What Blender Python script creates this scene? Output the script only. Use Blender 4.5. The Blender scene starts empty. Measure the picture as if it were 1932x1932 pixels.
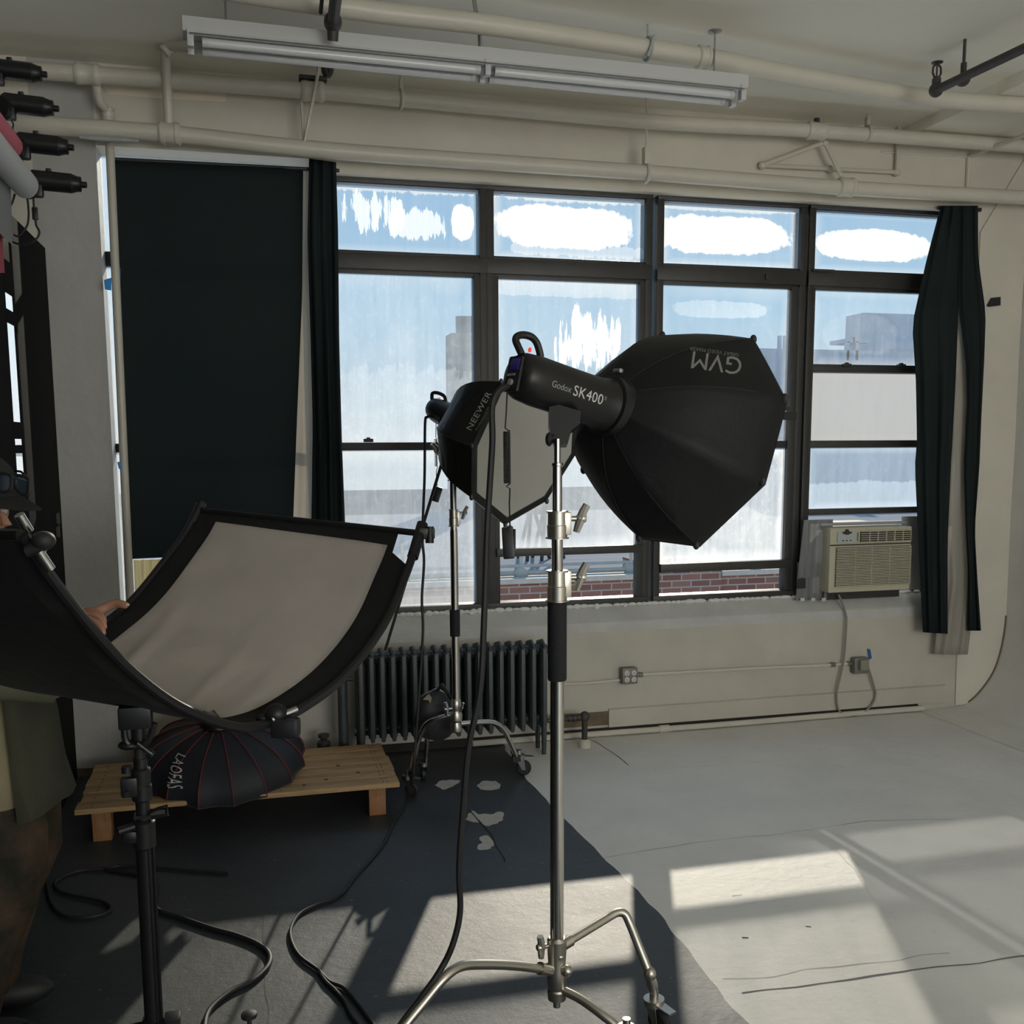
import bpy, bmesh, math, random
from mathutils import Vector as V, Matrix, noise
random.seed(7)
sc = bpy.context.scene
COL = sc.collection
# ---------------------------------------------------------------- camera
F, CX, CY, EYE = 1935.0, 966.0, 1089.3, 1.65
PSI, TH, RO = math.radians(14.443), math.radians(7.374), math.radians(-0.281)
fw = V((math.sin(PSI)*math.cos(TH), math.cos(PSI)*math.cos(TH), -math.sin(TH)))
rt = V((math.cos(PSI), -math.sin(PSI), 0))
up = rt.cross(fw)
rt, up = rt*math.cos(RO)+up*math.sin(RO), -rt*math.sin(RO)+up*math.cos(RO)
C0 = V((0, 0, EYE))
cam_d = bpy.data.cameras.new('camera'); cam = bpy.data.objects.new('camera', cam_d); COL.objects.link(cam)
cam.matrix_world = Matrix((( rt.x, up.x, -fw.x, 0), (rt.y, up.y, -fw.y, 0), (rt.z, up.z, -fw.z, EYE), (0, 0, 0, 1)))
cam_d.sensor_width = 36; cam_d.sensor_fit = 'HORIZONTAL'
cam_d.lens = F/1932*36; cam_d.shift_y = (CY-966)/1932; cam_d.clip_start = 0.05; cam_d.clip_end = 500
sc.camera = cam
# measured photo points -> points in the room
def ray(x, y): return fw + rt*((x-CX)/F) - up*((y-CY)/F)
def pd(x, y, d): return C0 + ray(x, y)*d                       # at a distance
def onz(x, y, z=0.0): r = ray(x, y); return C0 + r*((z-EYE)/r.z)
def ony(x, y, Y): r = ray(x, y); return C0 + r*(Y/r.y)
def onx(x, y, X): r = ray(x, y); return C0 + r*(X/r.x)
def hit(x, y, p0, n): r = ray(x, y); return C0 + r*((p0-C0).dot(n)/r.dot(n))
def zpx(X, Y, py):                                             # height of a vertical line's point
    a, b = 0.0, 4.0
    for _ in range(40):
        m = (a+b)/2; d = V((X, Y, m))-C0
        if CY-F*d.dot(up)/d.dot(fw) > py: a = m
        else: b = m
    return a
# ---------------------------------------------------------------- mesh builder
def frame(axis, hint=None):
    a = V(axis).normalized()
    h = V(hint) if hint else (V((0, 0, 1)) if abs(a.z) < 0.9 else V((1, 0, 0)))
    u = (h - a*h.dot(a)).normalized(); return u, a.cross(u), a
def catmull(pts, k=6, closed=False):
    P = [V(p) for p in pts]; n = len(P); out = []
    for i in range(n if closed else n-1):
        g = (lambda j: P[j % n]) if closed else (lambda j: P[min(max(j, 0), n-1)])
        a, b, c, d = g(i-1), g(i), g(i+1), g(i+2)
        for j in range(k):
            t = j/k
            out.append(0.5*((2*b)+(c-a)*t+(2*a-5*b+4*c-d)*t*t+(3*b-a-3*c+d)*t*t*t))
    if not closed: out.append(P[-1])
    return out
class MB:
    def __init__(s): s.bm = bmesh.new()
    def face(s, pts, mi=0):
        f = s.bm.faces.new([s.bm.verts.new(p) for p in pts]); f.material_index = mi; return f
    def box(s, c, size, R=None, bev=0.0):
        c = V(c); h = [x/2 for x in size]
        R = R or (V((1, 0, 0)), V((0, 1, 0)), V((0, 0, 1)))
        vs = []
        for i in range(8):
            q = c
            for k in range(3): q = q + R[k]*(h[k] if i >> k & 1 else -h[k])
            vs.append(s.bm.verts.new(q))
        fs = [s.bm.faces.new([vs[j] for j in q]) for q in ((0,2,3,1),(4,5,7,6),(0,1,5,4),(2,6,7,3),(0,4,6,2),(1,3,7,5))]
        if bev:
            es = list({e for f in fs for e in f.edges})
            bmesh.ops.bevel(s.bm, geom=es, offset=bev, segments=2, profile=0.6, affect='EDGES')
        return s
    def b2(s, lo, hi, bev=0.0):
        return s.box([(a+b)/2 for a, b in zip(lo, hi)], [abs(b-a) for a, b in zip(lo, hi)], None, bev)
    def rings(s, rings, cap=True, closed=False):
        R = [[s.bm.verts.new(p) for p in r] for r in rings]; n = len(R[0]); m = len(R)
        for i in range(m if closed else m-1):
            a, b = R[i], R[(i+1) % m]
            for j in range(n): s.bm.faces.new((a[j], a[(j+1) % n], b[(j+1) % n], b[j]))
        if cap and not closed: s.bm.faces.new(R[0][::-1]); s.bm.faces.new(R[-1])
        return s
    def cyl(s, p0, p1, r0, r1=None, n=18):
        p0, p1 = V(p0), V(p1); r1 = r0 if r1 is None else r1
        u, v, _ = frame(p1-p0)
        return s.rings([[p+u*(r*math.cos(2*math.pi*i/n))+v*(r*math.sin(2*math.pi*i/n)) for i in range(n)] for p, r in ((p0, r0), (p1, r1))])
    def lathe(s, o, axis, prof, n=24, hint=None):
        u, v, a = frame(axis, hint); o = V(o)
        return s.rings([[o+a*h+u*(max(r, 1e-4)*math.cos(2*math.pi*i/n))+v*(max(r, 1e-4)*math.sin(2*math.pi*i/n)) for i in range(n)] for r, h in prof])
    def tube(s, pts, r, n=10, closed=False, k=0):
        if k:
            if isinstance(r, (list, tuple)): r = [r[i//k]*(1-i%k/k)+r[min(i//k+1, len(r)-1)]*(i%k/k) for i in range(k*(len(pts)-1)+1)]
            pts = catmull(pts, k, closed)
        P = [V(p) for p in pts]; m = len(P); u = None; rs = []
        for i in range(m):
            t = (P[(i+1) % m]-P[i-1]) if closed else (P[min(i+1, m-1)]-P[max(i-1, 0)])
            t.normalize()
            if u is None: u = frame(t)[0]
            u = (u - t*u.dot(t)).normalized(); v = t.cross(u)
            q = r[i] if isinstance(r, (list, tuple)) else r
            rs.append([P[i]+u*(q*math.cos(2*math.pi*j/n))+v*(q*math.sin(2*math.pi*j/n)) for j in range(n)])
        return s.rings(rs, True, closed)
    def prism(s, poly, vec):
        vec = V(vec); a = [s.bm.verts.new(V(p)) for p in poly]; b = [s.bm.verts.new(V(p)+vec) for p in poly]; n = len(a)
        s.bm.faces.new(a[::-1]); s.bm.faces.new(b)
        for i in range(n): s.bm.faces.new((a[i], a[(i+1) % n], b[(i+1) % n], b[i]))
        return s
    def grid(s, rows, thick=0.0, closed=False):
        R = [[s.bm.verts.new(p) for p in r] for r in rows]; fs = []; n = len(R[0])
        for i in range(len(R)-1):
            for j in range(n if closed else n-1):
                fs.append(s.bm.faces.new((R[i][j], R[i][(j+1) % n], R[i+1][(j+1) % n], R[i+1][j])))
        if thick: bmesh.ops.solidify(s.bm, geom=fs, thickness=thick)
        return s
    def ell(s, c, rad, R=None, nu=18, nv=12):
        R = R or (V((1, 0, 0)), V((0, 1, 0)), V((0, 0, 1))); c = V(c)
        rs = []
        for i in range(nv+1):
            a = math.pi*i/nv; q = max(math.sin(a), 0.01)
            rs.append([c+R[0]*(rad[0]*q*math.cos(2*math.pi*j/nu))+R[1]*(rad[1]*q*math.sin(2*math.pi*j/nu))+R[2]*(rad[2]*math.cos(a)) for j in range(nu)])
        return s.rings(rs)
    def torus(s, c, axis, R, r, n=24, m=8):
        u, v, a = frame(axis); c = V(c)
        return s.tube([c+u*(R*math.cos(2*math.pi*i/n))+v*(R*math.sin(2*math.pi*i/n)) for i in range(n)], r, m, True)
    def each(s, name, mat, parent=None, sharp=0.6, flat=False):
        # one object per separate piece
        seen, out = set(), []
        for v0 in list(s.bm.verts):
            if v0 in seen: continue
            st_, comp = [v0], []
            seen.add(v0)
            while st_:
                q = st_.pop(); comp.append(q)
                for e in q.link_edges:
                    o = e.other_vert(q)
                    if o not in seen: seen.add(o); st_.append(o)
            n = MB(); mp = {q: n.bm.verts.new(q.co) for q in comp}
            for f in {f for q in comp for f in q.link_faces}: n.bm.faces.new([mp[q] for q in f.verts])
            out.append(n.build(name, mat, parent, sharp, flat))
        s.bm.free(); return out
    def build(s, name, mat, parent=None, sharp=0.6, flat=False):
        bm = s.bm
        bmesh.ops.recalc_face_normals(bm, faces=bm.faces[:])
        for f in bm.faces: f.smooth = not flat
        for e in bm.edges:
            if len(e.link_faces) == 2 and e.calc_face_angle(0) > sharp: e.smooth = False
        me = bpy.data.meshes.new(name); bm.to_mesh(me); bm.free()
        for m in (mat if isinstance(mat, (list, tuple)) else [mat]): me.materials.append(m)
        return link(bpy.data.objects.new(name, me), parent)
def link(o, parent=None):
    COL.objects.link(o)
    if parent is not None:
        o.parent = parent
        if parent.parent is None: o.matrix_parent_inverse = Matrix.Translation(-parent.location)   # parts are built where they stand
    return o
def tag(o, label, cat, group=None):
    o['label'] = label; o['category'] = cat
    if group: o['group'] = group
    return o
def thing(name, loc, label, cat, group=None):
    o = bpy.data.objects.new(name, None); o.location = V(loc); o.empty_display_size = 0.05; COL.objects.link(o)
    return tag(o, label, cat, group)
def struct(o): o['kind'] = 'structure'; return o
def sthing(name, loc):
    o = bpy.data.objects.new(name, None); o.location = V(loc); COL.objects.link(o); return struct(o)
def text_mesh(txt, mapf, mat, parent, name='lettering', spacing=1.0):
    cu = bpy.data.curves.new('t', 'FONT'); cu.body = txt; cu.align_x = 'CENTER'; cu.align_y = 'CENTER'; cu.size = 1; cu.space_character = spacing; cu.resolution_u = 3
    o = bpy.data.objects.new('t', cu); COL.objects.link(o)
    bpy.context.view_layer.update()
    me = bpy.data.meshes.new_from_object(o.evaluated_get(bpy.context.evaluated_depsgraph_get()))
    bpy.data.objects.remove(o); me.name = name
    bm = bmesh.new(); bm.from_mesh(me)
    bmesh.ops.subdivide_edges(bm, edges=[e for e in bm.edges if e.calc_length() > 0.25], cuts=2)
    for v in bm.verts: v.co = mapf(v.co.x, v.co.y)
    bm.to_mesh(me); bm.free(); me.materials.clear(); me.materials.append(mat)
    return link(bpy.data.objects.new(name, me), parent)
# ---------------------------------------------------------------- materials
def nt(name):
    m = bpy.data.materials.new(name); m.use_nodes = True; t = m.node_tree; t.nodes.clear()
    out = t.nodes.new('ShaderNodeOutputMaterial')
    def N(ty, **kw):
        n = t.nodes.new('ShaderNode'+ty)
        for k, v in kw.items():
            if k in n.inputs: n.inputs[k].default_value = v
            else: setattr(n, k, v)
        return n
    def L(a, b): t.links.new(a, b)
    return m, N, L, out
def lin(c): return tuple(x/12.92 if x <= 0.04045 else ((x+0.055)/1.055)**2.4 for x in c)
def pbr(name, col, rough=0.6, metal=0.0, var=0.0, vs=6.0, bump=0.0, bs=30.0, col2=None, spec=0.5, stretch=None, sheen=0.0):
    m, N, L, out = nt(name)
    b = N('BsdfPrincipled', Roughness=rough, Metallic=metal); b.inputs['Specular IOR Level'].default_value = spec
    b.inputs['Base Color'].default_value = (*col, 1)
    if sheen: b.inputs['Sheen Weight'].default_value = sheen
    L(b.outputs[0], out.inputs[0])
    tc = N('TexCoord'); src = tc.outputs['Object']
    if stretch:
        mp = N('Mapping'); mp.inputs['Scale'].default_value = stretch; L(src, mp.inputs[0]); src = mp.outputs[0]
    if var or col2:
        n = N('TexNoise', Scale=vs, Detail=6.0, Roughness=0.6); L(src, n.inputs['Vector'])
        r = N('ValToRGB'); r.color_ramp.elements[0].position = 0.35; r.color_ramp.elements[1].position = 0.65
        c2 = col2 or tuple(x*(1-var) for x in col)
        r.color_ramp.elements[0].color = (*c2, 1); r.color_ramp.elements[1].color = (*col, 1)
        L(n.outputs['Fac'], r.inputs[0]); L(r.outputs[0], b.inputs['Base Color'])
    if bump:
        n = N('TexNoise', Scale=bs, Detail=5.0); L(src, n.inputs['Vector'])
        q = N('Bump', Strength=bump, Distance=0.01); L(n.outputs['Fac'], q.inputs['Height']); L(q.outputs[0], b.inputs['Normal'])
    return m
M = {}
M['wall'] = pbr('painted_plaster', (0.69, 0.655, 0.565), 0.55, var=0.10, vs=2.2, bump=0.25, bs=9)
M['wallgrime_shade'] = pbr('grimy_shaded_plaster', (0.56, 0.53, 0.455), 0.55, var=0.14, vs=2.6, bump=0.3, bs=10)  # grime, plus a darker wall tone standing in for shade below the sill
M['ceil'] = pbr('painted_ceiling', (0.88, 0.85, 0.75), 0.7, var=0.08, vs=0.9, bump=0.2, bs=5)
M['pier'] = pbr('rough_shaded_plaster', (0.47, 0.465, 0.44), 0.6, var=0.07, vs=3, bump=0.6, bs=14)  # base tone lowered to carry the shade on this white pier
M['sill'] = pbr('sill_paint', (0.55, 0.55, 0.53), 0.5, var=0.15, vs=5, bump=0.3, bs=20)
M['putty'] = pbr('white_putty', (0.72, 0.72, 0.70), 0.7, bump=0.6, bs=60)
M['pipe'] = pbr('painted_pipe', (0.62, 0.59, 0.51), 0.4, var=0.06, vs=4, bump=0.15, bs=40)
M['pipegray'] = pbr('gray_paint_smear', (0.42, 0.46, 0.47), 0.5, var=0.2, vs=20)
M['frame'] = pbr('dark_window_metal', (0.035, 0.034, 0.032), 0.45, var=0.25, vs=8, bump=0.1, bs=40)
M['black_fabric'] = pbr('black_nylon', (0.026, 0.027, 0.028), 0.50, bump=0.25, bs=25, spec=0.35, sheen=0.05)
M['nylon_shiny'] = pbr('wrinkled_shiny_nylon', (0.03, 0.03, 0.03), 0.34, bump=1.0, bs=11, spec=0.7, stretch=(1, 1, .35))
M['curtain'] = pbr('blackout_cloth', (0.034, 0.046, 0.048), 0.85, bump=0.2, bs=60, spec=0.2)
M['lining'] = pbr('white_lining_cloth', (0.60, 0.56, 0.50), 0.9, bump=0.3, bs=12)
M['black'] = pbr('black_plastic', (0.012, 0.012, 0.013), 0.38, spec=0.4)
M['rubber'] = pbr('black_rubber', (0.014, 0.014, 0.015), 0.6)
M['matteblack'] = pbr('matte_black_board', (0.012, 0.012, 0.0115), 0.85, bump=0.1, bs=20, spec=0.08)
M['chrome'] = pbr('chrome_steel', (0.62, 0.60, 0.56), 0.14, 1.0)
M['satin'] = pbr('satin_nickel', (0.55, 0.52, 0.46), 0.36, 1.0)
M['zinc'] = pbr('zinc_steel', (0.45, 0.47, 0.48), 0.3, 1.0)
M['grip'] = pbr('black_foam_grip', (0.010, 0.011, 0.013), 0.8, bump=0.3, bs=200)
M['diffuser'] = pbr('gray_diffuser_cloth', (0.46, 0.455, 0.42), 0.9, var=0.05, vs=9)
M['silver'] = pbr('silver_lining', (0.5, 0.5, 0.48), 0.35, 0.6)
M['reflect'] = pbr('soft_white_reflector', (0.86, 0.80, 0.74), 0.28, 0.12, bump=0.5, bs=6, var=0.06, vs=5)
M['radiator'] = pbr('gray_green_radiator', (0.055, 0.068, 0.070), 0.45, var=0.2, vs=15)
M['wood'] = pbr('pine_boards', (0.50, 0.34, 0.17), 0.6, col2=(0.36, 0.22, 0.10), vs=5, stretch=(1.2, 14, 14), bump=0.15, bs=20)
M['wood2'] = pbr('reddish_pine', (0.36, 0.17, 0.07), 0.6, var=0.3, vs=6, stretch=(10, 10, 1.5))
M['dome'] = pbr('dark_gore_cloth', (0.018, 0.020, 0.026), 0.6, bump=0.15, bs=40, spec=0.4)
M['domegrey'] = pbr('slate_gore_cloth', (0.045, 0.055, 0.066), 0.6, spec=0.4)
M['red'] = pbr('red_piping', (0.16, 0.02, 0.025), 0.7)
M['printed'] = pbr('silver_print', (0.62, 0.62, 0.60), 0.5)
M['printdim'] = pbr('gray_print', (0.30, 0.30, 0.29), 0.5)
M['acbody'] = pbr('aged_ivory_plastic', (0.52, 0.49, 0.36), 0.5, var=0.08, vs=6)
M['acdark'] = pbr('vent_dark', (0.035, 0.032, 0.028), 0.7)
M['acgray'] = pbr('gray_vinyl', (0.36, 0.37, 0.37), 0.5, var=0.1, vs=10)
M['acpanel'] = pbr('control_label', (0.42, 0.46, 0.46), 0.5)
M['white'] = pbr('white_enamel', (0.56, 0.57, 0.57), 0.35)
M['tubeglass'] = pbr('unlit_tube_glass', (0.66, 0.67, 0.68), 0.2)
M['iron'] = pbr('dark_iron_pipe', (0.055, 0.050, 0.050), 0.5, var=0.3, vs=20)
M['boxsteel'] = pbr('galvanised_box', (0.20, 0.20, 0.19), 0.5, 0.4)
M['ivory'] = pbr('ivory_receptacle', (0.62, 0.60, 0.54), 0.4)
M['cordgray'] = pbr('taupe_cord', (0.26, 0.24, 0.20), 0.6)
M['tape'] = pbr('blue_tape', (0.02, 0.30, 0.75), 0.5)
M['tapedark'] = pbr('dark_blue_tape', (0.02, 0.10, 0.28), 0.5)
M['pink'] = pbr('pink_paper', (0.62, 0.17, 0.23), 0.7)
M['graypaper'] = pbr('gray_paper', (0.55, 0.57, 0.58), 0.7)
M['brass'] = pbr('copper_clamp', (0.35, 0.17, 0.09), 0.3, 1.0)
M['skin'] = pbr('skin', (0.50, 0.27, 0.18), 0.5, var=0.12, vs=30, bump=0.1, bs=80)
M['jacket'] = pbr('olive_jacket', (0.13, 0.13, 0.085), 0.75, var=0.2, vs=8, bump=0.3, bs=12)
M['shirt'] = pbr('khaki_shirt', (0.55, 0.48, 0.30), 0.75, var=0.15, vs=8, bump=0.3, bs=14)
M['camo'] = pbr('camouflage_cloth', (0.16, 0.10, 0.06), 0.8, col2=(0.035, 0.035, 0.022), vs=7, bump=0.3, bs=12)
M['cap'] = pbr('charcoal_cap', (0.06, 0.06, 0.062), 0.8, bump=0.2, bs=120)
M['lens'] = pbr('mirror_lens', (0.25, 0.33, 0.42), 0.05, 0.9)
M['hair'] = pbr('dark_hair', (0.02, 0.014, 0.01), 0.5)
M['screen'] = pbr('violet_display', (0.05, 0.035, 0.28), 0.2)
M['brickm'] = None
M['roof'] = pbr('pale_roofing', (0.42, 0.39, 0.37), 0.9, spec=0.05, var=0.15, vs=0.6, stretch=(0.3, 3, 1))
M['coping'] = pbr('stone_coping', (0.62, 0.53, 0.44), 0.7, var=0.15)
M['far'] = pbr('distant_hazy_concrete', (0.46, 0.54, 0.62), 0.9, var=0.1, vs=0.4)  # aerial haze is put into the pale blue colour
M['tower'] = pbr('tan_tower_brick', (0.58, 0.52, 0.46), 0.9, var=0.2, vs=1.5)
M['ground'] = pbr('far_ground', (0.22, 0.22, 0.22), 0.95, spec=0.0, var=0.2, vs=0.2)
M['dark'] = pbr('dark_recess', (0.03, 0.027, 0.024), 0.9)
M['crackm'] = pbr('crack_grime', (0.16, 0.14, 0.15), 0.9)
M['ridge'] = pbr('worn_ridge', (0.10, 0.10, 0.10), 0.7)
M['stain'] = pbr('brown_stain', (0.20, 0.15, 0.09), 0.8, var=0.4, vs=15)
def lamp_red():
    m, N, L, out = nt('red_indicator'); b = N('BsdfPrincipled', Roughness=0.2)
    b.inputs['Base Color'].default_value = (0.8, 0.03, 0.01, 1); b.inputs['Emission Color'].default_value = (1, 0.06, 0.02, 1); b.inputs['Emission Strength'].default_value = 0.7
    L(b.outputs[0], out.inputs[0]); return m
M['redlamp'] = lamp_red()
def brick():
    m, N, L, out = nt('red_brick'); b = N('BsdfPrincipled', Roughness=0.85)
    tc = N('TexCoord'); mp = N('Mapping'); mp.inputs['Rotation'].default_value = (math.pi/2, 0, 0); L(tc.outputs['Object'], mp.inputs[0])
    t = N('TexBrick', Scale=1.0); t.inputs['Brick Width'].default_value = 0.42; t.inputs['Row Height'].default_value = 0.135; t.inputs['Mortar Size'].default_value = 0.014
    t.inputs['Color1'].default_value = (0.22, 0.085, 0.06, 1); t.inputs['Color2'].default_value = (0.33, 0.15, 0.11, 1); t.inputs['Mortar'].default_value = (0.42, 0.36, 0.31, 1)
    L(mp.outputs[0], t.inputs[0]); L(t.outputs[0], b.inputs['Base Color']); L(b.outputs[0], out.inputs[0]); return m
M['brickm'] = brick()
def floor_mat(name, col, col2, rough, spec, dirt, scr):
    m, N, L, out = nt(name); b = N('BsdfPrincipled', Roughness=rough); b.inputs['Specular IOR Level'].default_value = spec
    tc = N('TexCoord'); o = tc.outputs['Object']
    n1 = N('TexNoise', Scale=1.6, Detail=8.0, Roughness=0.65); L(o, n1.inputs['Vector'])
    r = N('ValToRGB'); r.color_ramp.elements[0].position = 0.33; r.color_ramp.elements[1].position = 0.62
    r.color_ramp.elements[0].color = (*col2, 1); r.color_ramp.elements[1].color = (*col, 1); L(n1.outputs['Fac'], r.inputs[0])
    n2 = N('TexNoise', Scale=42.0, Detail=4.0); L(o, n2.inputs['Vector'])
    mr = N('MapRange'); mr.inputs[1].default_value = 0.66; mr.inputs[2].default_value = 0.72; L(n2.outputs['Fac'], mr.inputs[0])
    mm = N('Math', operation='MULTIPLY'); mm.inputs[1].default_value = scr; L(mr.outputs[0], mm.inputs[0])
    mx = N('Mix', data_type='RGBA'); mx.inputs[7].default_value = (*dirt, 1); L(mm.outputs[0], mx.inputs[0]); L(r.outputs[0], mx.inputs[6])
    L(mx.outputs[2], b.inputs['Base Color'])
    n3 = N('TexNoise', Scale=14.0, Detail=10.0, Roughness=0.7); L(o, n3.inputs['Vector'])
    bp = N('Bump', Strength=0.4 if col[0] > .3 else 0.25, Distance=0.014); L(n3.outputs['Fac'], bp.inputs['Height'])
    n4 = N('TexVoronoi', Scale=3.2, feature='DISTANCE_TO_EDGE'); L(o, n4.inputs['Vector'])
    L(bp.outputs[0], b.inputs['Normal'])
    rr = N('MapRange'); rr.inputs[3].default_value = rough-0.07; rr.inputs[4].default_value = rough+0.1; L(n1.outputs['Fac'], rr.inputs[0]); L(rr.outputs[0], b.inputs['Roughness'])
    L(b.outputs[0], out.inputs[0]); return m
M['floorw'] = floor_mat('white_painted_concrete', (0.79, 0.78, 0.745), (0.69, 0.69, 0.67), 0.55, 0.4, (0.45, 0.44, 0.42), 0.25)
M['floorb'] = floor_mat('black_painted_concrete', (0.024, 0.029, 0.034), (0.034, 0.039, 0.043), 0.54, 0.75, (0.22, 0.21, 0.20), 0.5)
M['peel'] = pbr('peeled_paint_patch', (0.55, 0.53, 0.49), 0.7, var=0.2, vs=14)
def glass(name, base, amp, streak, blobs=(), tint=(0.93, 0.96, 0.98), dcol=(0.98, 0.985, 0.97), edge=0.12):
    """dirty window pane: clear glass mixed with a hazy film that scatters the daylight"""
    m, N, L, out = nt(name)
    tc = N('TexCoord'); sep = N('SeparateXYZ'); L(tc.outputs['Generated'], sep.inputs[0])
    u, v = sep.outputs[0], sep.outputs[2]
    def mth(op, a, b=None, c=None, clamp=False):
        n = N('Math', operation=op); n.use_clamp = clamp
        for i, x in enumerate((a, b, c)):
            if x is None: continue
            if isinstance(x, (int, float)): n.inputs[i].default_value = x
            else: L(x, n.inputs[i])
        return n.outputs[0]
    def nz(scale, sx=1.0, sz=1.0, det=6.0, off=0.0):
        mp = N('Mapping'); mp.inputs['Scale'].default_value = (sx, 1, sz); mp.inputs['Location'].default_value = (off, off*2, off); L(tc.outputs['Object'], mp.inputs[0])
        n = N('TexNoise', Scale=scale, Detail=det, Roughness=0.62, Distortion=(1.3 if sx == sz or scale < 5 else 0.0)); L(mp.outputs[0], n.inputs['Vector']); return n.outputs['Fac']
    seed = random.random()*9
    big = nz(3.0, 1, 0.8, 7, seed); st = nz(26.0, 1.0, 0.09, 4, seed+2); fine = nz(34.0, 1, 0.7, 5, seed+4)
    f = mth('ADD', base, mth('MULTIPLY', mth('SUBTRACT', big, 0.42), amp))
    f = mth('ADD', f, mth('MULTIPLY', mth('SUBTRACT', st, 0.45), streak))
    f = mth('ADD', f, mth('MULTIPLY', mth('MAXIMUM', mth('SUBTRACT', fine, 0.55), 0.0), amp*1.5))
    if edge:
        e = mth('MINIMUM', mth('MINIMUM', u, mth('SUBTRACT', 1.0, u)), mth('MULTIPLY', mth('MINIMUM', v, mth('SUBTRACT', 1.0, v)), 0.6))
        f = mth('ADD', f, mth('MULTIPLY', mth('SUBTRACT', 1.0, mth('MULTIPLY', e, 14.0, clamp=True)), edge))
    for (u0, v0, ru, rv, s, sk) in blobs:
        a = mth('POWER', mth('ABSOLUTE', mth('DIVIDE', mth('SUBTRACT', u, u0), ru)), 3.0)
        b = mth('POWER', mth('ABSOLUTE', mth('DIVIDE', mth('SUBTRACT', v, v0), rv)), 2.5)
        d = mth('SUBTRACT', 1.0, mth('ADD', a, b))
        d = mth('ADD', d, mth('MULTIPLY', mth('SUBTRACT', big, 0.5), 1.5))
        d = mth('ADD', d, mth('MULTIPLY', mth('SUBTRACT', fine, 0.5), 0.5))
        d = mth('ADD', d, mth('MULTIPLY', mth('SUBTRACT', st, 0.5), sk))
        d = mth('MULTIPLY', d, 6.0, clamp=True)
        f = mth('ADD', f, mth('MULTIPLY', d, s))
    f = mth('MINIMUM', mth('MAXIMUM', f, 0.02), 0.93)
    tr = N('BsdfTransparent'); tr.inputs[0].default_value = (*tint, 1)
    tl = N('BsdfTranslucent'); tl.inputs[0].default_value = (*dcol, 1)
    mx = N('MixShader'); L(f, mx.inputs[0]); L(tr.outputs[0], mx.inputs[1]); L(tl.outputs[0], mx.inputs[2])
    L(mx.outputs[0], out.inputs[0]); return m
# ---------------------------------------------------------------- room
D, ZC, XL, XR, YB = 5.386, 3.43, -3.2, 4.54, -4.2
GY = 5.48
# floor: black painted part and white painted part, the border between them
bord = [(938,1393),(952,1406),(972,1430),(988,1464),(1000,1475),(1040,1519),(1080,1560),(1112,1590),(1145,1625),(1190,1668),(1238,1717),(1268,1755),(1300,1795),(1330,1836),(1359,1872),(1410,1932)]
BP = [onz(*p) for p in bord]; BP[0].y = D+.2
BP += [V((1.36, 1.5, 0)), V((1.4, YB, 0))]
def clean_border(P):
    out = []
    for i in range(len(P)-1):
        for k in range(4):
            q = P[i].lerp(P[i+1], k/4); j = noise.noise(q*9)*0.012
            out.append(V((q.x+j, q.y, 0)))
    return out+[P[-1]]
BP = clean_border(BP)
fb = MB()
vs = [fb.bm.verts.new(p) for p in BP]
L0 = [fb.bm.verts.new((XL, p.y, 0)) for p in BP]
R0 = [fb.bm.verts.new((XR+.1, p.y, 0)) for p in BP]
for i in range(len(BP)-1):
    f = fb.bm.faces.new((L0[i], vs[i], vs[i+1], L0[i+1])); f.material_index = 1
    fb.bm.faces.new((vs[i], R0[i], R0[i+1], vs[i+1]))
floor = struct(fb.build('floor', [M['floorw'], M['floorb']], flat=True))
def patch(px, z=0.0008, mat='peel', name='worn_paint_patch'):
    P = [onz(*p) for p in px]; P = [P[0]]+P[1:]
    b = MB(); q = catmull(P, 4, True)
    q = [V((p.x+noise.noise(p*30)*.008, p.y+noise.noise(p*30+V((5, 5, 5)))*.02, z)) for p in q]
    b.face(q); return b.build(name, M[mat], floor, flat=True)
patch([(822,1481),(835,1473),(866,1472),(861,1481),(843,1488),(833,1489)])
patch([(901,1482),(910,1475),(935,1474),(945,1483),(938,1489),(920,1491),(908,1489)])
patch([(879,1545),(890,1531),(905,1536),(925,1536),(947,1532),(949,1545),(932,1556),(915,1558),(902,1552),(888,1550)])
patch([(901,1598),(908,1590),(905,1580),(920,1577),(931,1590),(928,1600),(908,1604)])
patch([(953,1411),(962,1408),(975,1420),(972,1430),(960,1424)])
def crack(px, w=0.006, z=0.0012, jit=0.012, mat='dark', name='floor_crack'):
    P = [onz(*p) for p in px]; q = []
    for i in range(len(P)-1):
        for k in range(8): q.append(P[i].lerp(P[i+1], k/8))
    q.append(P[-1]); rows = []
    for i, p in enumerate(q):
        t = (q[min(i+1, len(q)-1)]-q[max(i-1, 0)]).normalized(); nn = V((-t.y, t.x, 0))
        c = p+nn*(noise.noise(p*6)*jit); ww = w*(0.25+0.9*abs(noise.noise(p*3+V((2, 1, 7)))))
        rows.append([V((c.x, c.y, z))+nn*ww, V((c.x, c.y, z))-nn*ww])
    b = MB(); b.grid(rows); return b.build(name, M[mat], floor, flat=True)
crack([(1110,1393),(1150,1416),(1188,1444)], 0.006)
crack([(885,1530),(905,1548),(930,1585),(955,1626)], 0.010)
crack([(600,1672),(800,1650),(1000,1640),(1150,1618),(1300,1592),(1480,1572),(1640,1549),(1800,1545)], 0.0022, mat='crackm')
crack([(1365,1850),(1480,1838),(1600,1822),(1700,1812),(1790,1798)], 0.003, jit=.03, mat='crackm')
crack([(1400,1874),(1500,1862),(1600,1848),(1720,1830),(1850,1818),(1932,1803)], 0.009, jit=.01, mat='crackm')
crack([(490,1690),(497,1740),(500,1800),(503,1932)], 0.004, jit=.02, mat='ridge', name='paint_ridge')
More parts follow.
